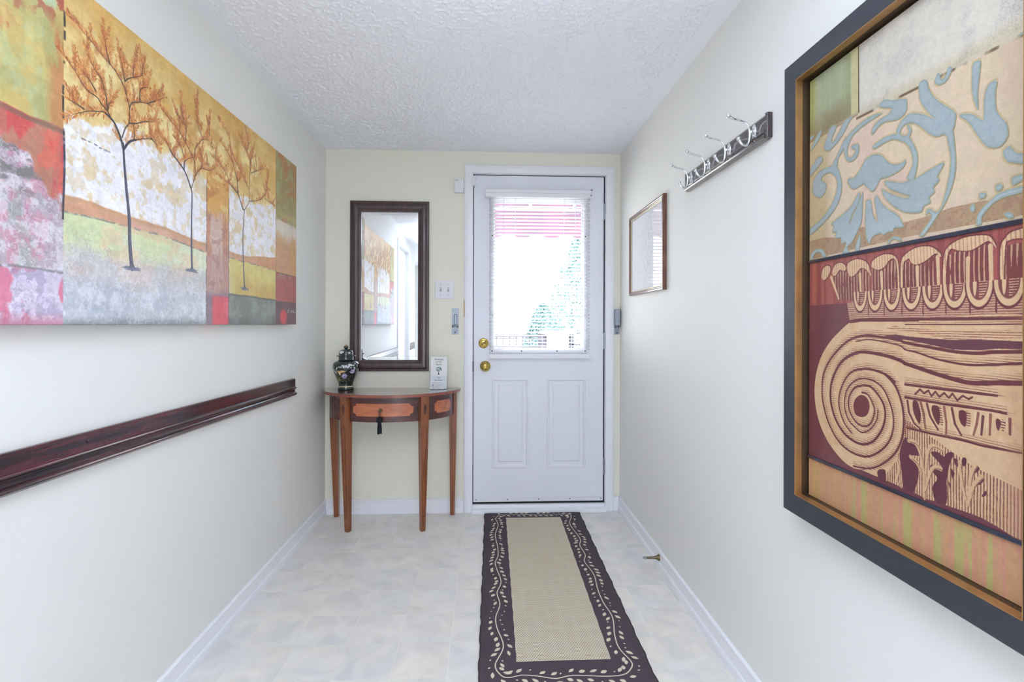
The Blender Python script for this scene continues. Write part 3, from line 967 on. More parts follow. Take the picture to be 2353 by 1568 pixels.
    # engraving: horizontal hatching that thickens next to the dark grooves
    groove = np.zeros((p.h, p.w), np.float32)
    g2 = Paint(1000, 1898, .527, 2)
    for i, s_ in enumerate(S):
        s_ = [(q.x, q.y) for q in smooth_path([Vector((a[0], a[1], 0)) for a in s_], 5)] if i < 5 else s_
        g2.stroke(s_, (11, 15, 8, 9, 10, 10, 9, 9, 8, 4, 13)[i], (5, 6, 4, 6, 6, 9, 7, 7, 6, 4, 10)[i], (255, 255, 255))
    groove = g2.a[..., 0]
    near = groove.copy()
    for k in (6, 12, 20):
        near = np.maximum(near, np.maximum(np.roll(groove, k, 0), np.roll(groove, k, 1)) * (1 - k / 34))
    p.mix(bd * hatchH * np.clip(near * 1.1 - .1, 0, 1) * .95, (132, 72, 68))
    # solid darks
    for t in LENS:
        p.poly(t, (112, 66, 76))
    lens = p.polymask(LENS[0])
    p.mix(np.clip(np.roll(lens, 30, 0), 0, 1) * hatchH * bd * (1 - lens) * .8, (150, 90, 80))
    p.mix(groove * md, dark)
    # leaf zone at the bottom of the capital
    leafz = bd * (V < np.interp(p.U, [.5, .62, .8, 1.0], [.245, .222, .185, .165]).astype(np.float32)[None, :])
    leafz = leafz * (U > .40) * (np.hypot((U - .335) / .215, (V - .245) / .155) > 1)
    p.mix(leafz * hatchV * sstep(.35, .6, n1 + .2) * .85, (136, 80, 70))
    p.mix(leafz * sstep(.85, 1.0, U) * .5, (206, 150, 122))
    for t in DARKP:
        p.poly(t, (108, 56, 68))
    for t in LEAFC:
        p.stroke(t, 15, 10, (226, 190, 146), .95, .12)
        p.stroke([(u + 5, v - 2) for u, v in t], 4, 3, (140, 84, 74), .8, .3)
    # beads, flutes
    p.stroke(ZIG[0], 7, 6, dark, .95)
    for t in EGG2:
        p.poly(t, dark)
        m = p.polymask([(u + 14, v) for u, v in t]) - p.polymask(t)
        p.mix(np.clip(m, 0, 1) * hatchH, dark)
    for i, t in enumerate(EGG2L):
        p.stroke(t, 9, 7, dark if i % 2 == 0 else (150, 92, 80), .9)
        p.stroke([(u - 9, v) for u, v in t], 4, 4, (240, 212, 172), .9)
    p.poly(EYE[0], (124, 62, 68))
    p.mix(md * bd * sstep(.86, 1.0, U) * sstep(.4, .55, n1) * .4, (210, 158, 130))
    # --- lower panel
    lo = (V < .093).astype(np.float32)
    p.mix(lo, (214, 168, 122))
    p.mix(lo * sstep(.16, .0, U) * .6, (212, 180, 110))
    p.mix(lo * sstep(.5, .6, vert) * .75, (218, 158, 132))
    st = p.noise(34, 2, 3)
    p.mix(lo * sstep(.54, .62, st) * sstep(.1, .3, U) * .85, (192, 188, 116))
    p.mix(lo * sstep(.095, .075, V + .012 * (n2 - .5)) * 0 + lo * sstep(.07, .093, V + .02 * (vert - .5)) * .55, (202, 136, 104))
    fine = p.noise(220, 420, 2)
    p.a *= np.array((.90, .88, .88), np.float32)
    p.a *= (.97 + .08 * (n3 - .5) + .06 * (fine - .5))[..., None]
    return p.a


def paint_rug():
    """woven runner, 1.5 px per mm, door end first"""
    W, H = 870, 2418
    p = Paint(W, H, .36, 21)
    X, Y = np.meshgrid(np.arange(W) / 1.5, np.arange(H) / 1.5)      # mm
    n2, n3 = p.noise(30, 80, 4), p.noise(290, 800, 2)
    p.a[:] = np.array((78, 70, 76)) / 255
    p.mix(sstep(.4, .7, n3) * .5, (92, 84, 90))
    ix = np.minimum(X - 128 - .8 * np.sin(Y / 14), 452 - X + .8 * np.sin(Y / 16))
    iy = np.minimum(Y - 158, 1466 - Y)
    f = np.minimum(ix, iy)
    fld = sstep(-.6, .6, f - 4 * (f > 0) * 0)
    cream = (214, 204, 182)
    p.mix(fld, cream)
    row = np.floor(Y / 7.4)
    sx = (X + (row % 2) * 4.6) / 9.2
    dot = ((sx % 1) < .40) & (((Y / 7.4) % 1) < .42)
    p.mix(fld * dot * .78, (104, 88, 70))
    p.mix(fld * (((Y / 7.4) % 1) > .8) * .2, (168, 152, 122))
    p.mix(fld * sstep(.5, .7, n2) * .18, (196, 172, 140))
    k = 1000.0
    rng = random.Random(9)

    def loc(q):
        x, y = q[0] / k, q[1] / k
        vv = 3.222 - y
        return ((x + .0175 + .0075 * vv) * 1500, vv * 1500)
    paths = []
    for v in VINE:
        P = smooth_path([Vector(loc(q)).to_3d() for q in v], 10)
        paths.append([(q.x, q.y) for q in P])
    cr = np.array((222, 212, 188), np.float32) / 255
    for P in paths:
        for a, b in zip(P, P[1:]):
            p.seg(a, b, 6.5, 6.5, cr, .95, .04)
        d, nxt, side = 0.0, 10.0, 1
        for a, b in zip(P, P[1:]):
            l = math.dist(a, b)
            d += l
            while d > nxt and l > 0:
                t = Vector((b[0] - a[0], b[1] - a[1])).normalized()
                nrm = Vector((-t.y, t.x)) * side
                off = rng.uniform(27, 40)
                c = Vector(b) + nrm * off
                ang = math.atan2(t.y, t.x) + side * rng.uniform(.35, .8) + math.pi
                big = rng.random() < .72
                p.leaf(c.x, c.y, ang, rng.uniform(36, 50) if big else rng.uniform(13, 19), rng.uniform(20, 27) if big else rng.uniform(9, 12), (222, 212, 186), .95)
                side = -side
                nxt += rng.uniform(19, 31)
    # bound edge
    e = np.minimum(np.minimum(X, W / 1.5 - X), np.minimum(Y, H / 1.5 - Y))
    p.mix(sstep(7, 5, e) * .6, (64, 54, 58))
    p.mix(sstep(1.2, .4, np.abs(e - 7.5)) * .5, (104, 92, 94))
    return p.a[::-1]


def paint_vase():
    p = Paint(1200, 600, 2.0, 31)
    U, V = np.meshgrid(p.U.astype(np.float32), p.V.astype(np.float32))
    n = p.noise(20, 10, 4)
    p.a[:] = np.array((24, 36, 38)) / 255
    p.mix(sstep(.45, .7, n) * .5, (34, 48, 46))
    rng = random.Random(3)
    # the decor covers the front half; u = 0.75 faces the room
    for c in range(2):
        o = 0
        cx0 = (900, 300)[c]                                           # the decor is on both faces

        def X(x):
            return (cx0 + (x - 335) * 2.1) % 1200

        def Y(y):
            return 290 + (y - 320) * 1.45
        for k in range(190):                                         # foliage low down
            x, y = X(rng.gauss(330, 55)), Y(rng.gauss(262, 34))
            p.leaf(x, y, rng.uniform(0, 3.1), rng.uniform(14, 32), rng.uniform(7, 13), rng.choice([(90, 120, 70), (130, 140, 80), (70, 110, 96), (150, 130, 60)]), .8)
        for k in range(60):                                          # blossom sprays
            x, y = rng.choice([(X(rng.gauss(255, 20)), Y(rng.gauss(365, 40))), (X(rng.gauss(385, 38)), Y(rng.gauss(420, 16)))])
            for a in range(5):
                p.leaf(x + 8 * math.cos(a * 1.257), y + 9 * math.sin(a * 1.257), a * 1.257, 15, 11, (226, 232, 236), .9)
            p.leaf(x, y, 0, 8, 8, (180, 170, 120), 1)
        for k in range(14):
            p.stroke([(X(rng.gauss(255, 18)) / 1.2, Y(rng.gauss(340, 40)) / .6), (X(rng.gauss(280, 18)) / 1.2, Y(rng.gauss(265, 20)) / .6)], 3, 2, (120, 110, 60), .8)
        for x, y, r in ((X(345), Y(300), 50), (X(408), Y(356), 44)):       # peonies
            for k in range(46):
                a, d = rng.uniform(0, 6.28), r * math.sqrt(rng.random())
                p.leaf(x + d * math.cos(a), y + .9 * d * math.sin(a), a + 1.57, 28, 17, rng.choice([(190, 168, 206), (214, 196, 224), (168, 146, 190), (232, 222, 236)]), .9)
        # tan bird with spread tail
        p.poly([(X(q[0]) / 1.2, Y(q[1]) / .6) for q in ((290, 400), (284, 372), (300, 366), (330, 376), (362, 362), (340, 346), (322, 344), (316, 318), (306, 336), (296, 352), (286, 362), (280, 384))], (206, 170, 112))
        p.poly([(X(q[0]) / 1.2, Y(q[1]) / .6) for q in ((296, 352), (310, 352), (316, 318), (308, 308))], (228, 204, 150))
        p.stroke([(X(290) / 1.2, Y(372) / .6), (X(330) / 1.2, Y(366) / .6)], 8, 5, (120, 80, 50), .8)
        p.poly([(X(q[0]) / 1.2, Y(q[1]) / .6) for q in ((262, 262), (290, 276), (300, 250), (282, 226), (266, 232))], (150, 126, 70), .9)
    # gold line on the foot
    p.mix((np.abs(V - .115) < .012).astype(np.float32), (226, 208, 160))
    return p.a


def paint_print():
    """pale drawing of flowers under glass"""
    p = Paint(900, 700, 1.28, 41)
    U, V = np.meshgrid(p.U.astype(np.float32), p.V.astype(np.float32))
    n = p.noise(12, 10, 4)
    p.a[:] = np.array((226, 226, 230)) / 255
    rng = random.Random(8)
    for k in range(260):
        x, y = rng.gauss(450, 130), rng.gauss(370, 120)
        p.leaf(x, y, rng.uniform(0, 3.14), rng.uniform(14, 46), rng.uniform(6, 16), rng.choice([(186, 194, 204), (170, 182, 192), (200, 206, 212), (206, 200, 204)]), .5)
    for k in range(8):
        p.stroke([(480 + rng.uniform(-30, 30), 260), (500 + rng.uniform(-200, 200), 480 + rng.uniform(-80, 200))], 3, 2, (176, 184, 192), .6)
    d = np.maximum(np.abs(U - .5) * 1.28, np.abs(V - .5))
    p.mix(((U < .06) | (U > .94) | (V < .07) | (V > .93)).astype(np.float32), (216, 217, 224))
    return p.a

# ================================================================ MATERIALS
WALLC = (232, 231, 226)
M = {}
M['wall'] = mat('wall_paint', WALLC, .6, noise=.012, nscale=1.5, bump=.08, bscale=260, spec=.3)
M['wallback'] = mat('wall_paint_warm_light', (236, 233, 217), .6, noise=.012, nscale=1.5, bump=.08, bscale=260, spec=.3)  # same paint as the side walls, its yellower light put into the colour
M['trim'] = mat('white_trim_paint', (238, 239, 243), .32, noise=.012, nscale=6, spec=.45)
M['door'] = mat('white_door_paint', (232, 233, 240), .38, noise=.01, nscale=3, bump=.03, bscale=300, spec=.4)
M['plastic'] = mat('white_plastic', (228, 229, 232), .35)
M['pvc'] = mat('white_blind_vinyl', (236, 237, 240), .4)


def translucent(m, amount, tint):
    """thin sheet that lets some light through"""
    nt_ = m.node_tree
    b_ = nt_.nodes['Principled BSDF']
    o_ = [q for q in nt_.nodes if q.type == 'OUTPUT_MATERIAL'][0]
    tr_ = nt_.nodes.new('ShaderNodeBsdfTranslucent')
    tr_.inputs['Color'].default_value = lin(tint)
    mx_ = nt_.nodes.new('ShaderNodeMixShader')
    mx_.inputs[0].default_value = amount
    nt_.links.new(b_.outputs[0], mx_.inputs[1])
    nt_.links.new(tr_.outputs[0], mx_.inputs[2])
    nt_.links.new(mx_.outputs[0], o_.inputs['Surface'])


M['slat'] = mat('thin_slat_vinyl', (240, 241, 243), .4)
translucent(M['slat'], .45, (240, 241, 243))
M['blackrub'] = mat('gap_darkening_black', (22, 24, 30), .7)
M['black'] = mat('black_plug', (18, 18, 22), .5)
M['brass'] = mat('polished_brass', (196, 172, 92), .16, metal=1.0, noise=.12, nscale=40)
M['oldbrass'] = mat('aged_brass', (118, 102, 78), .38, metal=.9, noise=.2, nscale=80)
M['steel'] = mat('galvanised_steel', (156, 162, 170), .45, metal=.85, noise=.1, nscale=60)
M['chrome'] = mat('chrome', (226, 228, 232), .06, metal=1.0)
M['nickel'] = mat('hinge_nickel', (168, 172, 182), .3, metal=.9)
M['darkframe'] = wood('mirror_frame_wood', (58, 42, 41), (88, 68, 66), (1, 1, .06), 60, .32, .25, bump=.02)
M['darkframe_h'] = M['darkframe']
M['rail'] = wood('mahogany_rail', (22, 16, 22), (96, 36, 48), (1, .05, 1), 60, .24, .35, (.40, .64), .05)
M['rackwood'] = wood('dark_rack_wood', (44, 32, 34), (70, 50, 50), (1, .08, 1), 60, .16, 1.0, bump=.01)
M['cherry'] = wood('cherry_wood', (118, 64, 34), (160, 94, 56), (1, 1, .07), 40, .3, .35, bump=.02)
M['mahog'] = wood('dark_mahogany', (70, 36, 34), (104, 58, 52), (.2, 1, 1), 40, .25, .4, bump=.02)
M['topwood'] = wood('table_top_wood', (96, 58, 54), (132, 84, 76), (.1, 1, 1), 36, .1, .8, bump=.005)
M['edgewood'] = wood('top_edge_wood', (134, 66, 50), (170, 92, 72), (.1, 1, 1), 36, .25, .4, bump=.01)
M['inlay'] = wood('satinwood_inlay', (176, 96, 62), (206, 122, 80), (.2, 1, 1), 36, .25, .5, bump=.01)
M['line'] = mat('dark_stringing', (72, 34, 26), .35)
M['picwood'] = wood('walnut_moulding', (92, 58, 46), (132, 88, 70), (1, .08, .3), 50, .25, .5, bump=.02)
M['gilt'] = mat('gilt_fillet', (206, 198, 172), .35, metal=.5)
M['blackframe'] = mat('satin_black_frame', (50, 54, 62), .32, noise=.06, nscale=120, bump=.05, bscale=500, spec=.5)
M['goldliner'] = mat('gold_leaf_liner', (172, 130, 84), .36, metal=.6, noise=.14, nscale=18)
M['darkrebate'] = mat('bronze_rebate', (74, 56, 38), .4, metal=.3, noise=.1, nscale=20)
M['lacquer'] = mat('blue_black_lacquer', (40, 42, 60), .12, coat=.6)
M['porcelain_dark'] = mat('dark_green_glaze', (22, 32, 34), .08, coat=.8)
M['gold'] = mat('gold_line', (206, 182, 110), .25, metal=.8)
M['cloth_black'] = mat('black_silk_tassel', (20, 24, 32), .8, noise=.3, nscale=200)
M['enamel'] = mat('pale_enamel', (206, 214, 216), .2)
M['paper'] = mat('white_card', (232, 232, 228), .6)
M['ink'] = mat('printed_ink', (66, 70, 78), .7)
M['teal'] = mat('printed_teal', (96, 132, 146), .7)
M['greyink'] = mat('grey_ink', (176, 180, 182), .7)
M['barewood'] = mat('bare_pine', (206, 160, 116), .6, noise=.1, nscale=60)
M['glass'] = pane_mat('window_glass')
M['picglass'] = pane_mat('picture_glass')
M['acrylic'] = pane_mat('clear_acrylic', (.97, .98, 1.0))

# mirror silver
mm, nt, b = new_mat('mirror_silver')
b.inputs['Base Color'].default_value = (.9, .92, .94, 1)
b.inputs['Metallic'].default_value = 1
b.inputs['Roughness'].default_value = 0.0
M['mirror'] = mm

# vinyl tiles: mottled cream, each tile a touch different
mm, nt, b = new_mat('vinyl_tile')
L = nt.links
g = nt.nodes.new('ShaderNodeNewGeometry')
oi = nt.nodes.new('ShaderNodeObjectInfo')
vm = nt.nodes.new('ShaderNodeVectorMath')
vm.operation = 'ADD'
L.new(g.outputs['Position'], vm.inputs[0])
cb = nt.nodes.new('ShaderNodeCombineXYZ')
L.new(oi.outputs['Random'], cb.inputs['Z'])
L.new(cb.outputs[0], vm.inputs[1])
n = nt.nodes.new('ShaderNodeTexNoise')
n.inputs['Scale'].default_value = 9
n.inputs['Detail'].default_value = 5
n.inputs['Distortion'].default_value = .8
L.new(vm.outputs[0], n.inputs['Vector'])
rp = nt.nodes.new('ShaderNodeValToRGB')
e = rp.color_ramp.elements
e[0].position, e[0].color = .3, lin((220, 218, 214))
e[1].position, e[1].color = .72, lin((240, 237, 231))
k = rp.color_ramp.elements.new(.5)
k.color = lin((231, 228, 222))
L.new(n.outputs['Fac'], rp.inputs['Fac'])
n2 = nt.nodes.new('ShaderNodeTexNoise')
n2.inputs['Scale'].default_value = 5
L.new(vm.outputs[0], n2.inputs['Vector'])
mx = nt.nodes.new('ShaderNodeMix')
mx.data_type = 'RGBA'
mx.blend_type = 'MULTIPLY'
mx.inputs[0].default_value = .6
rp2 = nt.nodes.new('ShaderNodeValToRGB')
rp2.color_ramp.elements[0].position, rp2.color_ramp.elements[0].color = .35, lin((244, 245, 250))
rp2.color_ramp.elements[1].position, rp2.color_ramp.elements[1].color = .65, lin((255, 250, 240))
L.new(n2.outputs['Fac'], rp2.inputs['Fac'])
L.new(rp.outputs[0], mx.inputs[6])
L.new(rp2.outputs[0], mx.inputs[7])
L.new(mx.outputs[2], b.inputs['Base Color'])
b.inputs['Roughness'].default_value = .34
b.inputs['Specular IOR Level'].default_value = .4
M['tile'] = mm
M['grout'] = mat('vinyl_joint', (240, 237, 230), .5)

# stippled ceiling with a smooth border
mm, nt, b = new_mat('stippled_ceiling')
L = nt.links
b.inputs['Base Color'].default_value = lin((238, 239, 243))
b.inputs['Roughness'].default_value = .8
b.inputs['Specular IOR Level'].default_value = .2
M['stipple'] = mm
M['ceil'] = mat('smooth_ceiling_paint', (238, 239, 243), .7, spec=.2)

# outdoors
M['lawn'] = mat('driveway', (178, 178, 172), .9, noise=.3, nscale=6)
M['slab'] = mat('porch_concrete', (190, 186, 180), .8, noise=.1, nscale=10)
M['leaf'] = mat('cedar_green', (84, 112, 114), .7, noise=.2, nscale=3)
M['bark'] = mat('bark', (90, 74, 62), .9, noise=.2, nscale=12)
M['brick'] = mat('pale_siding', (196, 180, 186), .8, noise=.05)
M['roofing'] = mat('grey_shingle', (150, 146, 150), .9, noise=.15, nscale=20)
M['fence'] = mat('grey_stained_wood', (40, 38, 50), .8, noise=.1, nscale=14)
M['whitebox'] = mat('white_enamel', (236, 236, 240), .4)
mm, nt, b = new_mat('striped_awning_canvas')
L = nt.links
tc = nt.nodes.new('ShaderNodeTexCoord')
sp = nt.nodes.new('ShaderNodeSeparateXYZ')
L.new(tc.outputs['Object'], sp.inputs[0])
n = nt.nodes.new('ShaderNodeTexNoise')
n.inputs['Scale'].default_value = 5
L.new(tc.outputs['Object'], n.inputs['Vector'])
rp = nt.nodes.new('ShaderNodeValToRGB')
rp.color_ramp.elements[0].position, rp.color_ramp.elements[0].color = .35, lin((86, 62, 76))
rp.color_ramp.elements[1].position, rp.color_ramp.elements[1].color = .65, lin((112, 66, 90))
L.new(n.outputs['Fac'], rp.inputs['Fac'])
L.new(rp.outputs[0], b.inputs['Base Color'])
b.inputs['Roughness'].default_value = .8
M['awning'] = mm
translucent(mm, .3, (92, 72, 88))

# ================================================================ ROOM SHELL
WT = .14
DX0, DX1, DZ0, DZ1 = -.0935, .7280, .0, 2.0790      # door opening in the far wall


def wall_slab(name, fn, xs, zs, holes, m='wall'):
    """wall with thickness; fn(x, z, d): d=0 room face, d=1 outer face"""
    bm = bmesh.new()
    grid_face(bm, lambda x, z: fn(x, z, 0), xs, zs, holes)
    grid_face(bm, lambda x, z: fn(x, z, 1), xs, zs, holes)
    for a, b_, c, d in holes:
        q = [(a, c), (b_, c), (b_, d), (a, d)]
        for i in range(4):
            p1, p2 = q[i], q[(i + 1) % 4]
            bm.faces.new([bm.verts.new(Vector(fn(*p1, 0))), bm.verts.new(Vector(fn(*p2, 0))), bm.verts.new(Vector(fn(*p2, 1))), bm.verts.new(Vector(fn(*p1, 1)))])
    bmesh.ops.remove_doubles(bm, verts=bm.verts, dist=1e-5)
    return struct(obj(name, bm, M[m]))


wall_slab('wall_back', lambda x, z, d: (x, YB + d * WT, z), [XL - WT, DX0, DX1, XR + WT], [-.1, DZ0, DZ1, HC + .12], [(DX0, DX1, DZ0, DZ1)], 'wallback')
OY0, OY1, OZ1 = -.32, .49, 2.06                      # side doorway behind the camera's left shoulder
wall_slab('wall_left', lambda y, z, d: (XL - d * WT, y, z), [YF, OY0, OY1, YB], [-.1, 0, OZ1, HC + .12], [(OY0, OY1, 0, OZ1)])
wall_slab('wall_right', lambda y, z, d: (XR + d * WT, y, z), [YF, YB], [-.1, HC + .12], [])
wall_slab('wall_front', lambda x, z, d: (x, YF - d * WT, z), [XL - WT, XR + WT], [-.1, HC + .12], [])

# floor: joint bed + every tile
floor = struct(obj('floor', B(XL, XR, YF, YB + WT, -.06, -.0010), M['grout'], origin=(0, 0, 0)))
TX, TY = .1855, .1895
x_lines = [-.3178 + TX * k for k in range(-5, 9)]
y_lines = [2.0777 + TY * k for k in range(-13, 8)]
tile_cache = {}
for i in range(len(x_lines) - 1):
    for j in range(len(y_lines) - 1):
        a, b_ = max(x_lines[i], XL), min(x_lines[i + 1], XR)
        c, d = max(y_lines[j], YF), min(y_lines[j + 1], YB)
        if b_ - a < .01 or d - c < .01:
            continue
        key = (round(b_ - a, 4), round(d - c, 4))
        if key not in tile_cache:
            bm = bmesh.new()
            box(bm, -key[0] / 2 + .0012, key[0] / 2 - .0012, -key[1] / 2 + .0012, key[1] / 2 - .0012, -.0012, 0)
            me = bpy.data.meshes.new('tile')
            bmesh.ops.recalc_face_normals(bm, faces=bm.faces)
            bm.to_mesh(me)
            bm.free()
            me.materials.append(M['tile'])
            tile_cache[key] = me
        t = bpy.data.objects.new('tile', tile_cache[key])
        t.location = ((a + b_) / 2, (c + d) / 2, 0)
        COL.objects.link(t)
        t.parent = floor

# ceiling: stippled field, smooth trowelled border
ceil = struct(obj('ceiling', B(XL, XR, YF, YB, HC, HC + .12), M['ceil'], origin=(0, 0, HC)))


def stipple(name, y0, y1, step, amp):
    """trowelled stipple as real relief hanging under the ceiling"""
    x0, x1 = XL + .05, XR - .072
    nx, ny = int((x1 - x0) / step), int((y1 - y0) / step)
    g = Paint(nx, ny, 1.0, 77)
    a_ = g.noise((x1 - x0) / .0105, (y1 - y0) / .0105, 2, .6)
    b_ = g.noise((x1 - x0) / .03, (y1 - y0) / .03, 1)
    hgt = sstep(.46, .66, a_ * .8 + b_ * .2) * amp
    ex = np.minimum(np.arange(nx), nx - 1 - np.arange(nx)) * step
    ey = np.minimum(np.arange(ny), ny - 1 - np.arange(ny)) * step
    hgt *= sstep(0, .012, np.minimum(ex[None, :], ey[:, None] + (0 if name == 'stippled_field' else 1)))
    X, Y = np.meshgrid(np.linspace(x0, x1, nx), np.linspace(y0, y1, ny))
    co = np.stack([X, Y, -.0008 - hgt], -1).reshape(-1, 3).astype(np.float32)
    i = (np.arange(ny - 1)[:, None] * nx + np.arange(nx - 1)[None, :]).ravel()
    q = np.stack([i, i + nx, i + nx + 1, i + 1], -1).astype(np.int32)
    me = bpy.data.meshes.new(name)
    me.vertices.add(len(co))
    me.vertices.foreach_set('co', co.ravel())
    me.loops.add(q.size)
    me.loops.foreach_set('vertex_index', q.ravel())
    me.polygons.add(len(q))
    me.polygons.foreach_set('loop_start', np.arange(0, q.size, 4, dtype=np.int32))
    me.update(calc_edges=True)
    me.validate()
    me.polygons.foreach_set('use_smooth', np.ones(len(me.polygons), dtype=bool))
    me.materials.append(M['stipple'])
    o_ = bpy.data.objects.new(name, me)
    COL.objects.link(o_)
    o_.parent = ceil
    o_['kind'] = 'stuff'
    return o_


stipple('stippled_field', .9, YB - .05, .0026, .0046)
stipple('stippled_field_rear', YF + .05, .9, .02, .002).name = 'stippled_field'

# baseboards
BBP = [(0, 0), (.014, 0), (.014, .020), (.0125, .029), (.0085, .034), (.0075, .072), (.0105, .0745), (.0105, .083), (.007, .0865), (0, .0865)]


def baseboard(name, fn, a, b_):
    bm = bmesh.new()
    extrude_profile(bm, BBP, fn, a, b_)
    return struct(obj(name, bm, M['trim']))


baseboard('baseboard_left', lambda p, t: (XL + p[0], t, p[1]), OY1 + .06, YB)
baseboard('baseboard_right', lambda p, t: (XR - p[0], t, p[1]), YF, YB)
baseboard('baseboard_back', lambda p, t: (t, YB - p[0], p[1]), XL, DX0 - .0545)
bm = bmesh.new()
extrude_profile(bm, BBP, lambda p, t: (t, YB - p[0], p[1]), DX1 + .0535, XR)
struct(obj('baseboard_corner', bm, M['trim']))['label'] = 'short white baseboard between the door casing and the right wall'

# front door casing (trim_1)
CP = [(0, 0), (0, .013), (.004, .016), (.030, .017), (.046, .015), (.0535, .011), (.0535, 0)]


def casing(name, O, U, V, N, w, h, prof):
    """three-sided mitred casing round an opening of w x h, profile runs outwards from the opening"""
    bm = bmesh.new()
    O, U, V, N = Vector(O), Vector(U), Vector(V), Vector(N)
    rows = []
    for o_, t in prof:
        rows.append([bm.verts.new(O + U * x + V * z + N * t) for x, z in ((-o_, 0), (-o_, h + o_), (w + o_, h + o_), (w + o_, 0))])
    n_ = len(rows)
    for k in range(n_):
        a, b2 = rows[k], rows[(k + 1) % n_]
        for i in range(3):
            bm.faces.new((a[i], a[i + 1], b2[i + 1], b2[i]))
    bm.faces.new([r[0] for r in rows])
    bm.faces.new([r[3] for r in rows][::-1])
    return bm


tr1 = struct(obj('trim_1', casing('c', (DX0, YB, 0), (1, 0, 0), (0, 0, 1), (0, -1, 0), DX1 - DX0, DZ1, CP), M['trim'], origin=(DX0, YB, 0)))
bm = bmesh.new()
for k in range(1):
    v = [bm.verts.new(Vector(q)) for q in ((-.1475, YB - .0115, 1.19), (-.1475, YB - .0115, 1.31), (-.1435, YB - .0150, 1.30), (-.1425, YB - .0155, 1.25), (-.1435, YB - .0150, 1.20))]
    bm.faces.new(v)
    r = bmesh.ops.extrude_face_region(bm, geom=bm.faces[:])
    bmesh.ops.translate(bm, verts=[q for q in r['geom'] if isinstance(q, bmesh.types.BMVert)], vec=(0, -.0012, 0))
o = obj('bare_patch', bm, M['barewood'], tr1)
o['label'] = 'chipped patch of bare wood on the edge of the casing'
# jamb lining, and black strips added to darken the gap round the slab
bm = bmesh.new()
box(bm, DX0 - .002, DX0 + .001, YB, YB + WT, 0, DZ1)
box(bm, DX1 - .001, DX1 + .002, YB, YB + WT, 0, DZ1)
box(bm, DX0, DX1, YB, YB + WT, DZ1 - .001, DZ1 + .002)
obj('jamb', bm, M['trim'], tr1)
SY = YB + .010                                      # front face of the door slab
bm = bmesh.new()
box(bm, DX0, DX0 + .02, SY + .012, SY + .06, .03, DZ1)
box(bm, DX1 - .02, DX1, SY + .012, SY + .06, .03, DZ1)
box(bm, DX0, DX1, SY + .012, SY + .06, DZ1 - .02, DZ1)
box(bm, DX0, DX1, SY + .006, SY + .06, .030, .058)
obj('dark_gap_strip', bm, M['blackrub'], tr1)
bm = bmesh.new()
box(bm, DX0 - .004, DX1 + .004, YB - .045, YB + WT, 0, .024, bev=.004)
box(bm, DX0, DX1, YB - .006, YB + WT, .02, .044, bev=.003)
struct(obj('trim_2', bm, M['trim']))['label'] = 'white painted door sill'

# ---------------------------------------------------------------- the front door
S0, S1, SZ0, SZ1 = -.0880, .7185, .0585, 2.0720
GX0, GX1, GZ0, GZ1 = .042, .586, 1.006, 1.908        # visible glass
door = bpy.data.objects.new('door_1', None)
door.location = ((S0 + S1) / 2, SY, SZ0)
COL.objects.link(door)
ORG['door_1'] = Vector(door.location)
door['kind'] = 'structure'
door['label'] = 'white panelled entrance door with a blind over its window'
P1 = (.0270, .2545, .2640, .8190)
P2 = (.3650, .6130, .2640, .8190)
P2 = (.3660, .6080, .2640, .8190)
bm = bmesh.new()
xs = [S0, P1[0], GX0, P1[1], P2[0], GX1, P2[1], S1]
zs = [SZ0, P1[2], P1[3], GZ0, GZ1, SZ1]
hole_g = (GX0, GX1, GZ0, GZ1)
grid_face(bm, lambda x, z: (x, SY, z), xs, zs, [hole_g, P1, P2])
grid_face(bm, lambda x, z: (x, SY + .044, z), xs, zs, [hole_g])
for a, b_, c, d in [(S0, S1, SZ0, SZ1), hole_g]:
    q = [(a, c), (b_, c), (b_, d), (a, d)]
    for i in range(4):
        (x1, z1), (x2, z2) = q[i], q[(i + 1) % 4]
        bm.faces.new([bm.verts.new((x1, SY, z1)), bm.verts.new((x2, SY, z2)), bm.verts.new((x2, SY + .044, z2)), bm.verts.new((x1, SY + .044, z1))])
bmesh.ops.remove_doubles(bm, verts=bm.verts, dist=1e-5)
obj('slab', bm, M['door'], door)
for a, b_, c, d in (P1, P2):                         # pressed raised-and-fielded panels
    bm = bmesh.new()
    mitred(bm, (a, SY, c), (1, 0, 0), (0, 0, 1), (0, -1, 0), b_ - a, d - c,
           [(0, 0), (.004, .0035), (.010, .0035), (.016, -.006), (.022, -.0065), (.036, -.0060), (.0440, -.0005)])
    x0, x1, z0, z1 = a + .044, b_ - .044, c + .044, d - .044
    bm.faces.new([bm.verts.new((x, SY + .0005, z)) for x, z in ((x0, z0), (x1, z0), (x1, z1), (x0, z1))])
    bmesh.ops.remove_doubles(bm, verts=bm.verts, dist=1e-5)
    obj('panel', bm, M['door'], door)
# glazing frame, its screw plugs, pane
FX0, FX1, FZ0, FZ1 = .0105, .6175, .9745, 1.9395
bm = bmesh.new()
mitred(bm, (FX0, SY, FZ0), (1, 0, 0), (0, 0, 1), (0, -1, 0), FX1 - FX0, FZ1 - FZ0,
       [(0, 0), (.003, .007), (.012, .010), (.024, .008), (.0315, -.004), (.0315, -.02)])
lite = obj('window_frame', bm, M['plastic'], door)
for (px, pz) in [(x, z) for z in (FZ1 - .015, FZ0 + .015) for x in (FX0 + .015, .207, .427, FX1 - .015)] + [(x, z) for x in (FX0 + .015, FX1 - .015) for z in (1.70, 1.212)]:
    bm = bmesh.new()
    lathe(bm, [(.0042, 0), (.0042, .0006), (.003, .0012)], (px, SY - .0098, pz), '-Y', 10)
    obj('screw_plug', bm, M['black'], lite)
obj('pane', B(GX0 - .002, GX1 + .002, SY + .020, SY + .0235, GZ0 - .002, GZ1 + .002), M['glass'], door)
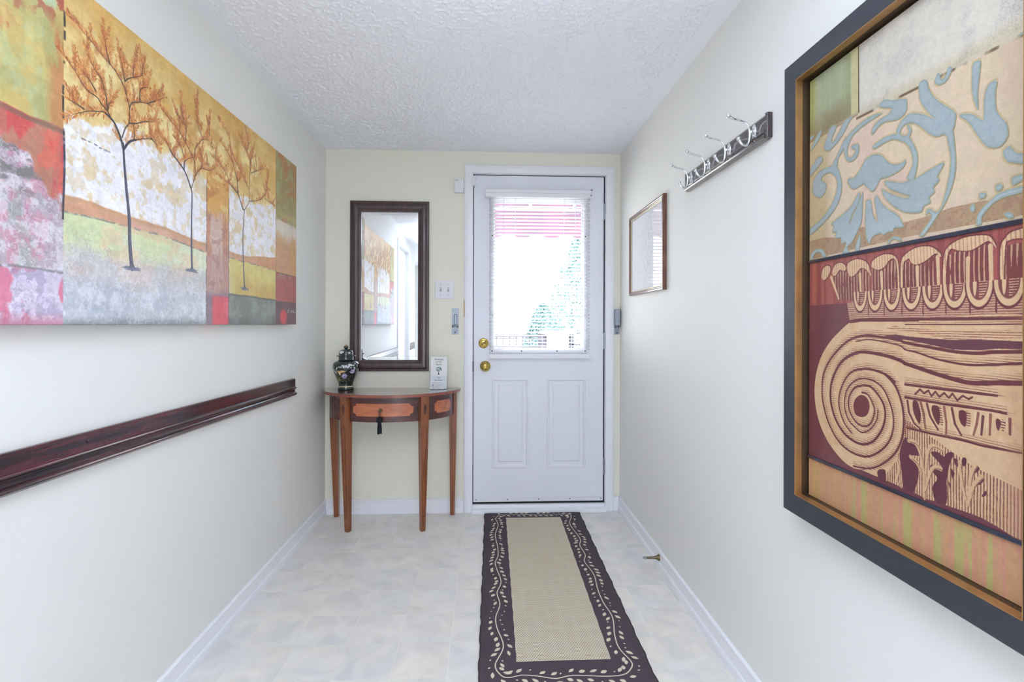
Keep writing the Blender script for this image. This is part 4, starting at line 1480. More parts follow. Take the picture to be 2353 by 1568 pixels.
# deadbolt, knob
dbx, dbz = -.0268, 1.0372
bm = bmesh.new()
lathe(bm, [(.031, 0), (.031, .004), (.028, .007), (.020, .008), (.018, .014), (.012, .016), (.0, .0165)], (dbx, SY, dbz), '-Y', 32, cap=False)
db = obj('deadbolt', bm, M['brass'], door, smooth=True, sharp=40)
bm = bmesh.new()
box(bm, dbx - .016, dbx + .016, SY - .028, SY - .014, dbz - .0045, dbz + .0045, bev=.003)
bmesh.ops.rotate(bm, verts=bm.verts, cent=(dbx, SY, dbz), matrix=Matrix.Rotation(R(-35), 3, 'Y'))
obj('thumb_turn', bm, M['oldbrass'], db)
kx, kz = -.0160, .8950
bm = bmesh.new()
lathe(bm, [(.0325, 0), (.0325, .003), (.029, .007), (.016, .009), (.0125, .014), (.0125, .024), (.019, .030), (.0255, .038), (.0265, .046), (.0235, .054), (.016, .059), (.008, .0605), (.007, .0595), (.001, .0595)], (kx, SY, kz), '-Y', 36, cap=False)
obj('door_knob', bm, M['brass'], door, smooth=True, sharp=50)
# hinges on the right edge
for hz in (1.858, 1.053, .271):
    bm = bmesh.new()
    for s in range(5):
        lathe(bm, [(.0055, .0205 * s - .051), (.006, .0205 * s - .0505), (.006, .0205 * s - .032), (.0055, .0205 * s - .0315)], (.7255, SY - .006, hz), 'Z', 12)
    box(bm, .7180, .7300, SY - .0015, SY + .012, hz - .05, hz + .05)
    obj('hinge', bm, M['nickel'], door)
bm = bmesh.new()
box(bm, DX0 - .001, DX0 + .006, SY - .012, SY + .004, .862, .925, bev=.001)
obj('strike_plate', bm, M['blackrub'], door)
bm = bmesh.new()
box(bm, S0 + .002, S1 - .002, SY - .005, SY, SZ0, .0860, bev=.0012)
sw = obj('door_sweep', bm, M['plastic'], door)
for k in range(5):
    bm = bmesh.new()
    lathe(bm, [(.0035, 0), (.003, .0014), (.0008, .0017)], (S0 + .018 + k * .1935, SY - .005, .0725), '-Y', 10)
    obj('screw', bm, M['blackrub'], sw)
# small white magnet of the alarm contact at the top corner
bm = bmesh.new()
box(bm, -.0985, -.0800, YB - .030, SY + .0, 2.003, 2.058, bev=.002)
box(bm, -.0800, -.0680, SY - .007, SY, 2.000, 2.006)
box(bm, -.0800, -.0680, SY - .007, SY, 2.052, 2.058)
obj('alarm_magnet', bm, M['plastic'], door)

# ---------------------------------------------------------------- side doorway with a closed white door (seen in the mirror)
tr3 = struct(obj('trim_3', casing('c', (XL, OY0, 0), (0, 1, 0), (0, 0, 1), (1, 0, 0), OY1 - OY0, OZ1, CP), M['trim'], origin=(XL, OY0, 0)))
d2 = struct(obj('door_2', B(XL - .07, XL - .035, OY0 + .004, OY1 - .004, .012, OZ1 - .004), M['door']))
d2['label'] = 'plain white side door behind the camera'

# ================================================================ WALL THINGS
# ---- tree painting on the left wall
PX, PY0, PY1, PZ0, PZ1 = XL + .035, .95, 2.61, 1.1505, 1.934
tp = thing('tree_painting', 'wide frameless canvas of three thin autumn trees on the left wall', 'painting', (XL, (PY0 + PY1) / 2, PZ0))
bm = bmesh.new()
box(bm, XL + .002, PX, PY0, PY1, PZ0, PZ1)
bmesh.ops.bevel(bm, geom=[e_ for e_ in bm.edges], offset=.0015, segments=1, affect='EDGES')
rect_uv(bm, None, lambda c: ((c.y - PY0) / (PY1 - PY0), (c.z - PZ0) / (PZ1 - PZ0)))
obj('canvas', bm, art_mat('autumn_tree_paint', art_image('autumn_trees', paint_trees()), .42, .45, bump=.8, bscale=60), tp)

# ---- dark chair rails on the left wall
RP = [(0, 0), (.010, 0), (.013, -.003), (.013, -.040), (.015, -.042), (.0185, -.0435), (.0195, -.0465), (.0185, -.0495), (.015, -.0515), (.0125, -.055), (.0105, -.060), (.0105, -.064), (.013, -.068), (.0175, -.0705), (.0205, -.073), (.0215, -.0765), (.0205, -.080), (.017, -.0825), (.0145, -.085), (.012, -.0865), (0, -.0865)]


def rail(name, y0, y1, label):
    t = thing(name, label, 'rail', (XL, (y0 + y1) / 2, .84))
    bm = bmesh.new()
    extrude_profile(bm, RP, lambda p, s: (XL + p[0], s, .8905 + p[1] - .0079 * (s - 1.07)), y0, y1)
    obj('moulding', bm, M['rail'], t)
    return t


rl = rail('chair_rail', OY1 + .065, 2.662, 'dark mahogany moulded chair rail below the tree painting')
for y in (1.305, 1.725, 2.19):
    bm = bmesh.new()
    lathe(bm, [(.0042, 0), (.0040, .0008), (.0015, .0014)], (XL + .013, y, .8905 - .021 - .0079 * (y - 1.07)), 'X', 12)
    obj('nail_plug', bm, M['rail'], rl)
rail('chair_rail', YF + .3, OY0 - .065, 'dark mahogany chair rail beyond the side door, seen in the mirror')

# ---- column painting on the right wall
F0, F1, FB, FT = .660, 1.3174, .678, 1.8215          # y near/far, z bottom/top
cp = thing('column_painting', 'large black framed print of a column capital under blue scrolls on the right wall', 'painting', (XR, (F0 + F1) / 2, FB))
FD = .050
bm = bmesh.new()
mitred(bm, (XR, F1, FB), (0, -1, 0), (0, 0, 1), (-1, 0, 0), F1 - F0, FT - FB, [(0, 0), (0, FD - .002), (.002, FD), (.0495, FD), (.0505, FD - .001), (.0505, .004)])
obj('outer_frame', bm, M['blackframe'], cp)
bm = bmesh.new()
mitred(bm, (XR, F1, FB), (0, -1, 0), (0, 0, 1), (-1, 0, 0), F1 - F0, FT - FB, [(.0500, FD + .0004), (.0520, FD + .0004), (.0526, FD - .004), (.0530, FD - .010), (.0533, FD - .0165)])
obj('gilt_liner', bm, M['goldliner'], cp)
bm = bmesh.new()
mitred(bm, (XR, F1, FB), (0, -1, 0), (0, 0, 1), (-1, 0, 0), F1 - F0, FT - FB, [(.0533, FD - .0165), (.0550, FD - .030), (.0560, .010), (.0900, .008)])
obj('rebate', bm, M['darkrebate'], cp)
AY0, AY1, AZ0, AZ1 = 1.2525, .7160, .7336, 1.7597    # art: far edge, near edge, bottom, top
artm = art_mat('capital_print', art_image('column_capital', paint_column()), .38, .4, coat=.12)
V1, V2 = .0930, .5630
for nm, va, vb in (('upper_panel', V2 + .004, 1.0), ('middle_panel', V1 + .004, V2 - .004), ('lower_panel', 0, V1 - .004)):
    bm = bmesh.new()
    box(bm, XR - .022, XR - .004, AY1, AY0, AZ0 + va * (AZ1 - AZ0), AZ0 + vb * (AZ1 - AZ0))
    rect_uv(bm, None, lambda c: ((AY0 - c.y) / (AY0 - .712), (c.z - AZ0) / (AZ1 - AZ0)))
    obj(nm, bm, artm, cp)
for v in (V1, V2):
    z = AZ0 + v * (AZ1 - AZ0)
    bm = bmesh.new()
    box(bm, XR - .0255, XR - .004, AY1, AY0, z - .0042, z + .0042, bev=.0016)
    obj('divider_bar', bm, M['lacquer'], cp)

# ---- small framed picture
Q0, Q1, QB, QT = 2.3455, 2.9180, 1.3165, 1.7600
sp_ = thing('small_picture', 'small walnut framed picture of pale flowers under glass on the right wall', 'picture', (XR, (Q0 + Q1) / 2, QB))
bm = bmesh.new()
mitred(bm, (XR, Q1, QB), (0, -1, 0), (0, 0, 1), (-1, 0, 0), Q1 - Q0, QT - QB, [(0, 0), (0, .017), (.002, .0195), (.008, .0205), (.012, .0185), (.015, .0190), (.019, .0160), (.019, .006)])
obj('frame', bm, M['picwood'], sp_)
bm = bmesh.new()
mitred(bm, (XR, Q1, QB), (0, -1, 0), (0, 0, 1), (-1, 0, 0), Q1 - Q0, QT - QB, [(.0190, .0140), (.0215, .0145), (.0245, .0115), (.0245, .005)])
obj('gilt_fillet', bm, M['gilt'], sp_)
bm = bmesh.new()
box(bm, XR - .0065, XR - .003, Q0 + .022, Q1 - .022, QB + .022, QT - .022)
rect_uv(bm, None, lambda c: ((Q1 - c.y) / (Q1 - Q0), (c.z - QB) / (QT - QB)))
obj('print', bm, art_mat('flower_print', art_image('pale_flowers', paint_print()), .6, .3), sp_)
obj('glass', B(XR - .0105, XR - .0085, Q0 + .022, Q1 - .022, QB + .022, QT - .022), M['picglass'], sp_)

# ---- coat rack with four double hooks
KY0, KY1 = 1.4600, 2.0850
cr_ = thing('coat_rack', 'dark wooden coat rack with four chrome double hooks on the right wall', 'coat rack', (XR, (KY0 + KY1) / 2, 1.70))
KP = [(0, 1.772), (.008, 1.772), (.013, 1.768), (.016, 1.762), (.016, 1.7235), (.0185, 1.7225), (.0215, 1.719), (.0215, 1.7155), (.0185, 1.7130), (.0200, 1.7115), (.0245, 1.7080), (.0245, 1.7035), (.0215, 1.7000), (.010, 1.6975), (0, 1.6975)]
bm = bmesh.new()
extrude_profile(bm, KP, lambda p, t: (XR - p[0], t, p[1]), KY0 + .012, KY1 - .012)
for y0, y1 in ((KY0, KY0 + .012), (KY1 - .012, KY1)):
    box(bm, XR - .017, XR, y0, y1, 1.698, 1.772, bev=.002)
obj('board', bm, M['rackwood'], cr_)
hook_path = smooth_path([(.0955, 0, .043), (.078, 0, .0345), (.058, 0, .0300), (.043, 0, .0235), (.0335, 0, .0110), (.0305, 0, -.0050), (.0305, 0, -.0240), (.0335, 0, -.0390), (.0420, 0, -.0455), (.0520, 0, -.0430), (.0590, 0, -.0350), (.0640, 0, -.0255)], 6)
for hy in (1.5340, 1.6970, 1.8590, 2.0215):
    zc = 1.7440
    W = [(XR - p.x, hy, zc + p.z) for p in hook_path]
    bm = bmesh.new()
    n_ = len(W)
    rr = [.0034 + .0012 * abs(2 * i / (n_ - 1) - 1) ** 3 for i in range(n_)]
    tube(bm, W, rr, 10)
    sphere(bm, W[0], .0068, u=14, v=10)
    sphere(bm, W[-1], .0064, u=14, v=10)
    tube(bm, [(XR - .016, hy, zc - .002), (XR - .0305, hy, zc - .006)], [.0065, .0042], 12)
    hk = obj('hook', bm, M['chrome'], cr_, smooth=True)
    bm = bmesh.new()
    m4 = Matrix.Translation((XR - .0165, hy, zc - .004)) @ Matrix.Diagonal((.0045, .0115, .0235, 1))
    bmesh.ops.create_uvsphere(bm, u_segments=24, v_segments=12, radius=1, matrix=m4)
    obj('back_plate', bm, M['chrome'], hk, smooth=True)
    for dz in (-.0165, .0085):
        bm = bmesh.new()
        sphere(bm, (XR - .0205, hy - .003, zc + dz), .0028, u=10, v=6)
        obj('screw', bm, M['chrome'], hk, smooth=True)

# ---- mirror
MX0, MX1, MZ0, MZ1 = -.8345, -.3600, .8680, 1.9000
MW, MH = MX1 - MX0, MZ1 - MZ0
mir = thing('wall_mirror', 'tall mirror in a dark brown frame above the half-moon table', 'mirror', ((MX0 + MX1) / 2, YB, MZ0))
bm = bmesh.new()
mitred(bm, (MX0, YB - .001, MZ0), (1, 0, 0), (0, 0, 1), (0, -1, 0), MW, MH,
       [(0, 0), (0, .014), (.004, .017), (.011, .0175), (.014, .0225), (.022, .0275), (.034, .0290), (.046, .0270), (.055, .0215), (.0575, .0175), (.0625, .0165), (.0665, .0135), (.0665, .004)])
obj('frame', bm, M['darkframe'], mir)
bm = bmesh.new()
BW = .019
i0, i1 = .064, .0665 + BW
rings = []
for ins, ht in ((i0, .0070), (.0665 + BW, .0077)):
    rings.append([bm.verts.new((MX0 + x, YB - ht, MZ0 + z)) for x, z in ((ins, ins), (MW - ins, ins), (MW - ins, MH - ins), (ins, MH - ins))])
for k in range(4):
    bm.faces.new((rings[0][k], rings[0][(k + 1) % 4], rings[1][(k + 1) % 4], rings[1][k]))
bm.faces.new(rings[1])
mg = obj('mirror_glass', bm, M['mirror'], mir)
for ob_ in (mir,):
    ob_.rotation_euler = (0, 0, R(0.29))
MIR = mir

# ---- light switch
lx0, lx1, lz0, lz1 = -.3236, -.2092, 1.3094, 1.4207
ls = thing('light_switch', 'white double light switch plate between the mirror and the door', 'switch', ((lx0 + lx1) / 2, YB, lz0))
obj('plate', B(lx0, lx1, YB - .006, YB, lz0, lz1, bev=.002), M['plastic'], ls)
for cx in (lx0 + .034, lx1 - .034):
    zc = (lz0 + lz1) / 2
    bm = bmesh.new()
    box(bm, cx - .0062, cx + .0062, YB - .0068, YB - .0055, zc - .0135, zc + .0135)
    slot = obj('toggle_slot', bm, M['greyink'], ls)
    bm = bmesh.new()
    box(bm, cx - .0045, cx + .0045, YB - .017, YB - .006, zc - .002, zc + .008, bev=.0012)
    bmesh.ops.rotate(bm, verts=bm.verts, cent=(cx, YB - .006, zc), matrix=Matrix.Rotation(R(-22), 3, 'X'))
    obj('toggle', bm, M['plastic'], ls)
    for dz in (-.030, .030):
        bm = bmesh.new()
        lathe(bm, [(.003, 0), (.0026, .001), (.0006, .0013)], (cx, YB - .006, zc + dz), '-Y', 10)
        obj('screw', bm, M['greyink'], ls)

# ---- alarm sensor box
ax0, ax1, az0, az1 = -.2060, -.1490, 1.9560, 2.0430
al = thing('alarm_sensor', 'small white alarm box beside the upper left corner of the door casing', 'sensor', ((ax0 + ax1) / 2, YB, az0))
obj('case', B(ax0, ax1, YB - .026, YB, az0, az1, bev=.003), M['plastic'], al)
bm = bmesh.new()
box(bm, ax0 + .006, ax0 + .022, YB - .0264, YB - .0258, az1 - .014, az1 - .0115)
obj('lens_strip', bm, M['ink'], al)
bm = bmesh.new()
tube(bm, smooth_path([(ax1, YB - .008, az1 - .02), (ax1 + .012, YB - .012, az1 - .005), (ax1 + .03, YB - .0195, az1 - .016), (-.0995, YB - .020, az1 - .012)], 6), .0011, 6)
obj('wire', bm, M['plastic'], al)

# ---- steel brackets of a drop-in door bar, one each side of the door
for nm, x0, x1, side, lab in (('left', -.2210, -.1800, -1, 'slim galvanised steel door bar bracket left of the door, under the switch plate'),
                              ('right', .7850, .8165, 1, 'galvanised steel door bar bracket squeezed between the door casing and the right wall')):
    zt, zb = 1.2500, 1.0920
    t = thing('door_bar_bracket', lab, 'bracket', ((x0 + x1) / 2, YB, zb))
    w = x1 - x0
    bm = bmesh.new()
    box(bm, x0, x1, YB - .003, YB, zb, zt, bev=.0008)
    obj('back_plate', bm, M['steel'], t)
    bm = bmesh.new()
    if side < 0:
        box(bm, x0 + w * .32, x1 - w * .2, YB - .012, YB - .003, zb + .060, zt - .035, bev=.004)
    else:
        box(bm, x0 - .004, x1 - .003, YB - .040, YB - .003, zb + .056, zt - .002, bev=.004)
    obj('cradle', bm, M['steel'], t)
    bm = bmesh.new()
    tube(bm, [(x0 + .001, YB - .008, zb + .052), (x1 - .001, YB - .008, zb + .052)], .0055, 12)
    obj('pivot_pin', bm, M['steel'], t, smooth=True)
    bm = bmesh.new()
    box(bm, x0 + w * .30, x1 - w * .25, YB - .009, YB - .003, zb + .016, zb + .050, bev=.002)
    obj('latch_tab', bm, M['steel'], t)
    for sx in (x0 + .006, x1 - .006):
        bm = bmesh.new()
        lathe(bm, [(.004, 0), (.0036, .0015), (.0008, .002)], (sx, YB - .003, zb + .044), '-Y', 10)
        obj('screw', bm, M['black'], t)
    bm = bmesh.new()
    lathe(bm, [(.004, 0), (.0036, .0015), (.0008, .002)], ((x0 + x1) / 2, YB - .003, zb + .010), '-Y', 10)
    obj('screw', bm, M['black'], t)

# ---- door stop on the right baseboard
dsx = XR - .0145
ds = thing('door_stop', 'aged brass door stop sticking out of the right baseboard beside the runner', 'door stop', (dsx, 2.415, .040))
bm = bmesh.new()
lathe(bm, [(.0155, 0), (.0150, .003), (.0095, .012), (.0062, .026), (.0052, .040), (.0052, .062)], (XR - .0075, 2.415, .052), '-X', 20)
obj('stem', bm, M['oldbrass'], ds, smooth=True, sharp=40)
bm = bmesh.new()
lathe(bm, [(.0058, .062), (.0062, .064), (.0062, .074), (.0045, .077), (.0005, .0775)], (XR - .0075, 2.415, .052), '-X', 16, cap=False)
obj('rubber_tip', bm, M['steel'], ds, smooth=True, sharp=40)

# ================================================================ WINDOW BLIND
bl_ = thing('window_blind', 'white horizontal slat blind hanging over the glass of the front door', 'blind', ((FX0 + FX1) / 2, SY - .02, FZ0))
BX0, BX1, BY = .0060, .6260, SY - .030
bm = bmesh.new()
box(bm, -.0180, .6330, BY - .017, SY - .001, 1.9560, 1.9780, bev=.002)
box(bm, -.0200, .6290, BY - .020, SY - .001, 1.9310, 1.9555, bev=.003)
hr = obj('headrail', bm, M['pvc'], bl_)
bm = bmesh.new()
box(bm, .6270, .6400, BY - .019, BY - .010, 1.9770, 1.9810)
obj('end_clip', bm, M['ink'], hr)
bm = bmesh.new()
box(bm, .6270, .6330, BY - .021, BY - .016, 1.9420, 1.9480)
obj('tilt_stud', bm, M['ink'], hr)
pitch = .02135
slat_mesh = {}
rngs = random.Random(2)


def slat_bm(kind):
    bm = bmesh.new()
    nx = 12
    w = .0250
    tilt = R(-14)
    rows = []
    for i in range(nx + 1):
        f = i / nx
        x = (BX1 - BX0) * (f - .5)
        tw, dz = tilt, 0.0
        if kind == 1:                                # the bent slat
            tw = tilt + R(38) * (abs(2 * f - 1) ** 3) * (1 if f > .5 else -.6)
            dz = .006 * max(0, f - .55) ** 1 * 2
        row = []
        for k in range(5):
            s = (k / 4 - .5) * w
            crown = .0016 * (1 - (2 * k / 4 - 1) ** 2)
            row.append(bm.verts.new((x, s * math.cos(tw) - crown * math.sin(tw), s * math.sin(tw) + crown * math.cos(tw) + dz)))
        rows.append(row)
    for a, b2 in zip(rows, rows[1:]):
        for k in range(4):
            bm.faces.new((a[k], b2[k], b2[k + 1], a[k + 1]))
    r = bmesh.ops.solidify(bm, geom=bm.faces[:], thickness=.0004)
    return bm


for kind in (0, 1):
    bm = slat_bm(kind)
    bmesh.ops.recalc_face_normals(bm, faces=bm.faces)
    me = bpy.data.meshes.new('slat')
    bm.to_mesh(me)
    bm.free()
    me.materials.append(M['slat'])
    for p_ in me.polygons:
        p_.use_smooth = True
    slat_mesh[kind] = me
z = 1.9180
idx = 0
while z > .990:
    s = bpy.data.objects.new('slat', slat_mesh[1 if idx == 4 else 0])
    COL.objects.link(s)
    s.parent = bl_
    s.location = Vector(((BX0 + BX1) / 2, BY, z)) - Vector(bl_.location)
    if idx == 4:
        s['label'] = 'bent slat near the top'
    z -= pitch
    idx += 1
bm = bmesh.new()
box(bm, BX0 - .0005, BX1 + .001, BY - .014, BY + .012, .9440, .9700, bev=.004)
obj('bottom_rail', bm, M['pvc'], bl_)
for cx in (.0945, .1650, .4660, .5360):
    bm = bmesh.new()
    for yy in (BY - .0135, BY + .0128):
        box(bm, cx - .0008, cx + .0008, yy - .0004, yy + .0004, .968, 1.935)
    obj('ladder_cord', bm, M['pvc'], bl_)

# ================================================================ HALF-MOON TABLE
CX, CYB = -.5720, 3.1700
ZT = .7670
table = thing('console_table', 'half-moon cherry wood console table with an inlaid drawer under the mirror', 'table', (CX, CYB, 0))


def ell(a, b_, th):
    return Vector((CX + a * math.cos(th), CYB - b_ * math.sin(th), 0))


def half_disc(bm, a, b_, z0, z1, n=64):
    top = [bm.verts.new(ell(a, b_, math.pi * k / n) + Vector((0, 0, z1))) for k in range(n + 1)]
    bot = [bm.verts.new(ell(a, b_, math.pi * k / n) + Vector((0, 0, z0))) for k in range(n + 1)]
    bm.faces.new(top)
    bm.faces.new(bot[::-1])
    for k in range(n):
        bm.faces.new((bot[k], bot[k + 1], top[k + 1], top[k]))
    bm.faces.new((bot[-1], bot[0], top[0], top[-1]))


bm = bmesh.new()
half_disc(bm, .4060, .3360, ZT - .0170, ZT)
for f in bm.faces:
    f.material_index = 0 if abs(f.calc_center_median().z - ZT) < 1e-4 else 1
bmesh.ops.bevel(bm, geom=[e_ for e_ in bm.edges if abs(e_.verts[0].co.z - e_.verts[1].co.z) < 1e-5 and len(e_.link_faces) == 2], offset=.003, segments=2, affect='EDGES')
obj('table_top', bm, [M['topwood'], M['edgewood']], table)


def curved(bm, a, b_, t0, t1, zlo, zhi, thick, n=24):
    """panel bent along the half-moon; zlo / zhi may be functions of 0..1"""
    fl = zlo if callable(zlo) else (lambda s: zlo)
    fh = zhi if callable(zhi) else (lambda s: zhi)
    R_ = []
    for k in range(n + 1):
        s = k / n
        th = t0 + (t1 - t0) * s
        o_ = ell(a, b_, th)
        i_ = ell(a - thick, b_ - thick, th)
        R_.append([bm.verts.new((o_.x, o_.y, fl(s))), bm.verts.new((o_.x, o_.y, fh(s))), bm.verts.new((i_.x, i_.y, fh(s))), bm.verts.new((i_.x, i_.y, fl(s)))])
    for q, r in zip(R_, R_[1:]):
        for k in range(4):
            bm.faces.new((q[k], q[(k + 1) % 4], r[(k + 1) % 4], r[k]))
    bm.faces.new(R_[0][::-1])
    bm.faces.new(R_[-1])


AA, AB = .3740, .3040
ZA0, ZA1 = .6130, ZT - .0172
bm = bmesh.new()
curved(bm, AA - .003, AB - .003, R(2), R(178), ZA0, ZA1, .016, 60)
obj('apron', bm, M['mahog'], table)
TD0, TD1 = R(60.5), R(120.0)


def ticket(z0, z1, cut, wid):
    """rectangle with scooped corners as lower / upper edge functions"""
    def edge(s):
        d = min(s, 1 - s) * wid
        if d < cut * .35:
            return cut * 1.15 - d * .6
        if d < cut * 1.35:
            q = (d - cut * .35) / cut
            return cut * max(0, 1 - q * q) ** .5 * .9 if q < 1 else 0
        return 0
    return (lambda s: z0 + edge(s)), (lambda s: z1 - edge(s))


dr = bmesh.new()
curved(dr, AA + .0035, AB + .0035, TD0, TD1, ZA0 + .002, ZA1 - .003, .014, 40)
drawer = obj('drawer', dr, M['mahog'], table)
bm = bmesh.new()
lo_, hi_ = ticket(ZA0 + .033, ZA1 - .034, .017, .37)
curved(bm, AA + .0047, AB + .0047, TD0 + R(4.4), TD1 - R(3.2), lo_, hi_, .002, 120)
obj('inlay', bm, M['inlay'], drawer)
# dark side gaps of the drawer
for th in (TD0 - R(.6), TD1 + R(.6)):
    bm = bmesh.new()
    curved(bm, AA + .0010, AB + .0010, th - R(.55), th + R(.55), ZA0 + .001, ZA1, .006, 2)
    obj('drawer_gap', bm, M['line'], table)
# escutcheon
tk = Vector((-.5868, 0, .6790))
thk = math.acos((tk.x - CX) / (AA + .005))
ey = CYB - (AB + .0048) * math.sin(thk)
bm = bmesh.new()
pts = [(0, .016), (.006, .009), (.0135, .003), (.010, -.003), (.0045, -.008), (0, -.015), (-.0045, -.008), (-.010, -.003), (-.0135, .003), (-.006, .009)]
f0 = bm.faces.new([bm.verts.new((tk.x + x, ey, tk.z + z_)) for x, z_ in pts])
r = bmesh.ops.extrude_face_region(bm, geom=[f0])
bmesh.ops.translate(bm, verts=[q for q in r['geom'] if isinstance(q, bmesh.types.BMVert)], vec=(0, -.003, 0))
for x, z_ in ((0, .008), (.007, .001), (-.007, .001), (0, -.007)):
    sphere(bm, (tk.x + x, ey - .003, tk.z + z_), .0034, u=10, v=6)
obj('escutcheon', bm, M['oldbrass'], drawer)
for th, si in ((R(33), 0),):            # side panel of the apron
    bm = bmesh.new()
    lo_, hi_ = ticket(ZA0 + .033, ZA1 - .034, .014, .17)
    a0, a1 = (R(19), R(43.5)) if si == 0 else (R(136.5), R(161))
    curved(bm, AA - .0018, AB - .0018, a0, a1, lo_, hi_, .002, 80)
    obj('inlay', bm, M['inlay'], table)

LEGS = [(-.7730, 2.9130, R(-27), .046, .0255, (-.0125, .0)), (-.3620, 2.9080, R(29), .046, .0255, (.004, 0)),
        (-.9030, 3.1500, R(0), .044, .0255, (-.018, .006)), (-.2120, 3.1500, R(0), .044, .0255, (.003, 0))]
for i, (lx, ly, rot, st, sb, off) in enumerate(LEGS):
    bm = bmesh.new()
    tx, ty = lx + off[0], ly + off[1]
    rings = []
    for zz, s, cx_, cy_ in ((0, sb * .86, lx, ly), (.004, sb, lx, ly), (.10, sb + (st - sb) * .17, lx + (tx - lx) * .17, ly + (ty - ly) * .17), (ZA0 - .003, st, tx, ty), (ZA0 - .001, st, tx, ty), (ZA1, st, tx, ty)):
        q = []
        for sx, sy in ((-1, -1), (1, -1), (1, 1), (-1, 1)):
            v = Matrix.Rotation(rot, 2) @ Vector((sx * s / 2, sy * s / 2))
            q.append(bm.verts.new((cx_ + v.x, cy_ + v.y, zz)))
        rings.append(q)
    for a, b2 in zip(rings, rings[1:]):
        for k in range(4):
            bm.faces.new((a[k], a[(k + 1) % 4], b2[(k + 1) % 4], b2[k]))
    bm.faces.new(rings[0][::-1])
    bm.faces.new(rings[-1])
    leg = obj('leg', bm, M['cherry'], table)
    if i < 2:
        # oval inlay on the block, arched stringing and cuff line on the taper (front face)
        Rz = Matrix.Rotation(rot, 3, 'Z')
        bm = bmesh.new()
        c = Vector((tx, ty, (ZA0 + ZA1) / 2)) + Rz @ Vector((0, -st / 2 - .0003, 0))
        vs = [bm.verts.new(c + Rz @ Vector((.0085 * math.cos(k * math.pi / 12), 0, .028 * math.sin(k * math.pi / 12)))) for k in range(24)]
        f0 = bm.faces.new(vs)
        r = bmesh.ops.extrude_face_region(bm, geom=[f0])
        bmesh.ops.translate(bm, verts=[q for q in r['geom'] if isinstance(q, bmesh.types.BMVert)], vec=Rz @ Vector((0, -.0006, 0)))
        obj('oval_inlay', bm, M['mahog'], leg)
        bm = bmesh.new()

        def onface(u, zz):
            f_ = zz / ZA0
            s = sb + (st - sb) * f_
            return Vector((lx + (tx - lx) * f_, ly + (ty - ly) * f_, zz)) + Rz @ Vector((u * s, -s / 2 - .0004, 0))
        path = [onface(-.24, .09)] + [onface(-.24, zz) for zz in (.3, .5, .57)] + [onface(.24 * math.cos(a), .575 + .014 * math.sin(a)) for a in [math.pi * (1 - k / 8) for k in range(9)]] + [onface(.24, zz) for zz in (.57, .5, .3, .09)]
        tube(bm, path, .0011, 5)
        tube(bm, [onface(-.5, .085), onface(.5, .085)], .0012, 5)
        obj('stringing', bm, M['line'], leg)

# ---- key with tassel in the drawer lock
tx_ = tk.x
tt = thing('tasselled_key', 'drawer key with a black silk tassel hanging from the table drawer lock', 'tassel', (tx_, ey - .022, .56))
bm = bmesh.new()
tube(bm, [(tx_, ey - .0075, .6760), (tx_, ey - .0205, .6760)], .0022, 10)
ring = [(tx_ + .006 * math.cos(k * math.pi / 8), ey - .022, .6720 + .006 * math.sin(k * math.pi / 8)) for k in range(17)]
tube(bm, ring, .0014, 8, closed_ends=False)
obj('key', bm, M['oldbrass'], tt, smooth=True)
bm = bmesh.new()
tube(bm, [(tx_ - .001, ey - .022, .6670), (tx_ - .0015, ey - .022, .655), (tx_, ey - .0225, .646)], .0012, 8)
obj('cord', bm, M['cloth_black'], tt)
bm = bmesh.new()
sphere(bm, (tx_, ey - .0225, .6330), .0165, sz=1.15, u=20, v=14)
lathe(bm, [(.0100, .6240), (.0118, .6190), (.0100, .6140)], (tx_, ey - .0225, 0), 'Z', 18)
obj('tassel_head', bm, M['cloth_black'], tt, smooth=True)
bm = bmesh.new()
rk = random.Random(5)
for k in range(60):                                  # the skirt is strands of silk
    a = rk.uniform(0, 6.28)
    q = .0095 * math.sqrt(rk.random())
    x0_, y0_ = q * math.cos(a), q * math.sin(a)
    tube(bm, [(tx_ + x0_ * .9, ey - .0225 + y0_ * .9, .6160), (tx_ + x0_ * 1.2, ey - .0225 + y0_ * 1.2, .590), (tx_ + x0_ * 1.25, ey - .0225 + y0_ * 1.25, .5590 + rk.uniform(-.004, .004))], .0015, 5)
o = obj('tassel_skirt', bm, M['cloth_black'], tt)

# ---- ginger jar
JX, JY = -.8300, 3.0740
jar = thing('ginger_jar', 'dark green lidded porcelain jar with painted flowers on the half-moon table', 'jar', (JX, JY, ZT))
JP = [(.044, .0), (.045, .001), (.0455, .012), (.0445, .016), (.0425, .022), (.0415, .030), (.0425, .040), (.0475, .055), (.0565, .076), (.0640, .094), (.0700, .111), (.0745, .125), (.0758, .137), (.0745, .149), (.0710, .158), (.0635, .166), (.0540, .1715), (.0440, .1750), (.0420, .1770), (.0418, .1965)]
bm = bmesh.new()
segs = 64
uvl = bm.loops.layers.uv.verify()
rings = [[bm.verts.new((JX + r * math.cos(2 * math.pi * k / segs), JY + r * math.sin(2 * math.pi * k / segs), ZT + h)) for k in range(segs)] for r, h in JP]
for i in range(len(JP) - 1):
    for k in range(segs):
        f = bm.faces.new((rings[i][k], rings[i][(k + 1) % segs], rings[i + 1][(k + 1) % segs], rings[i + 1][k]))
        us = (k / segs, (k + 1) / segs, (k + 1) / segs, k / segs)
        vs_ = (JP[i][1], JP[i][1], JP[i + 1][1], JP[i + 1][1])
        for l, u_, v_ in zip(f.loops, us, vs_):
            l[uvl].uv = (u_, v_ / .1965)
bm.faces.new(rings[0][::-1])
bm.faces.new(rings[-1])
vm_ = art_mat('painted_porcelain', art_image('jar_decor', paint_vase()), .1, .5, coat=.7)
obj('body', bm, vm_, jar, smooth=True, sharp=60)
bm = bmesh.new()
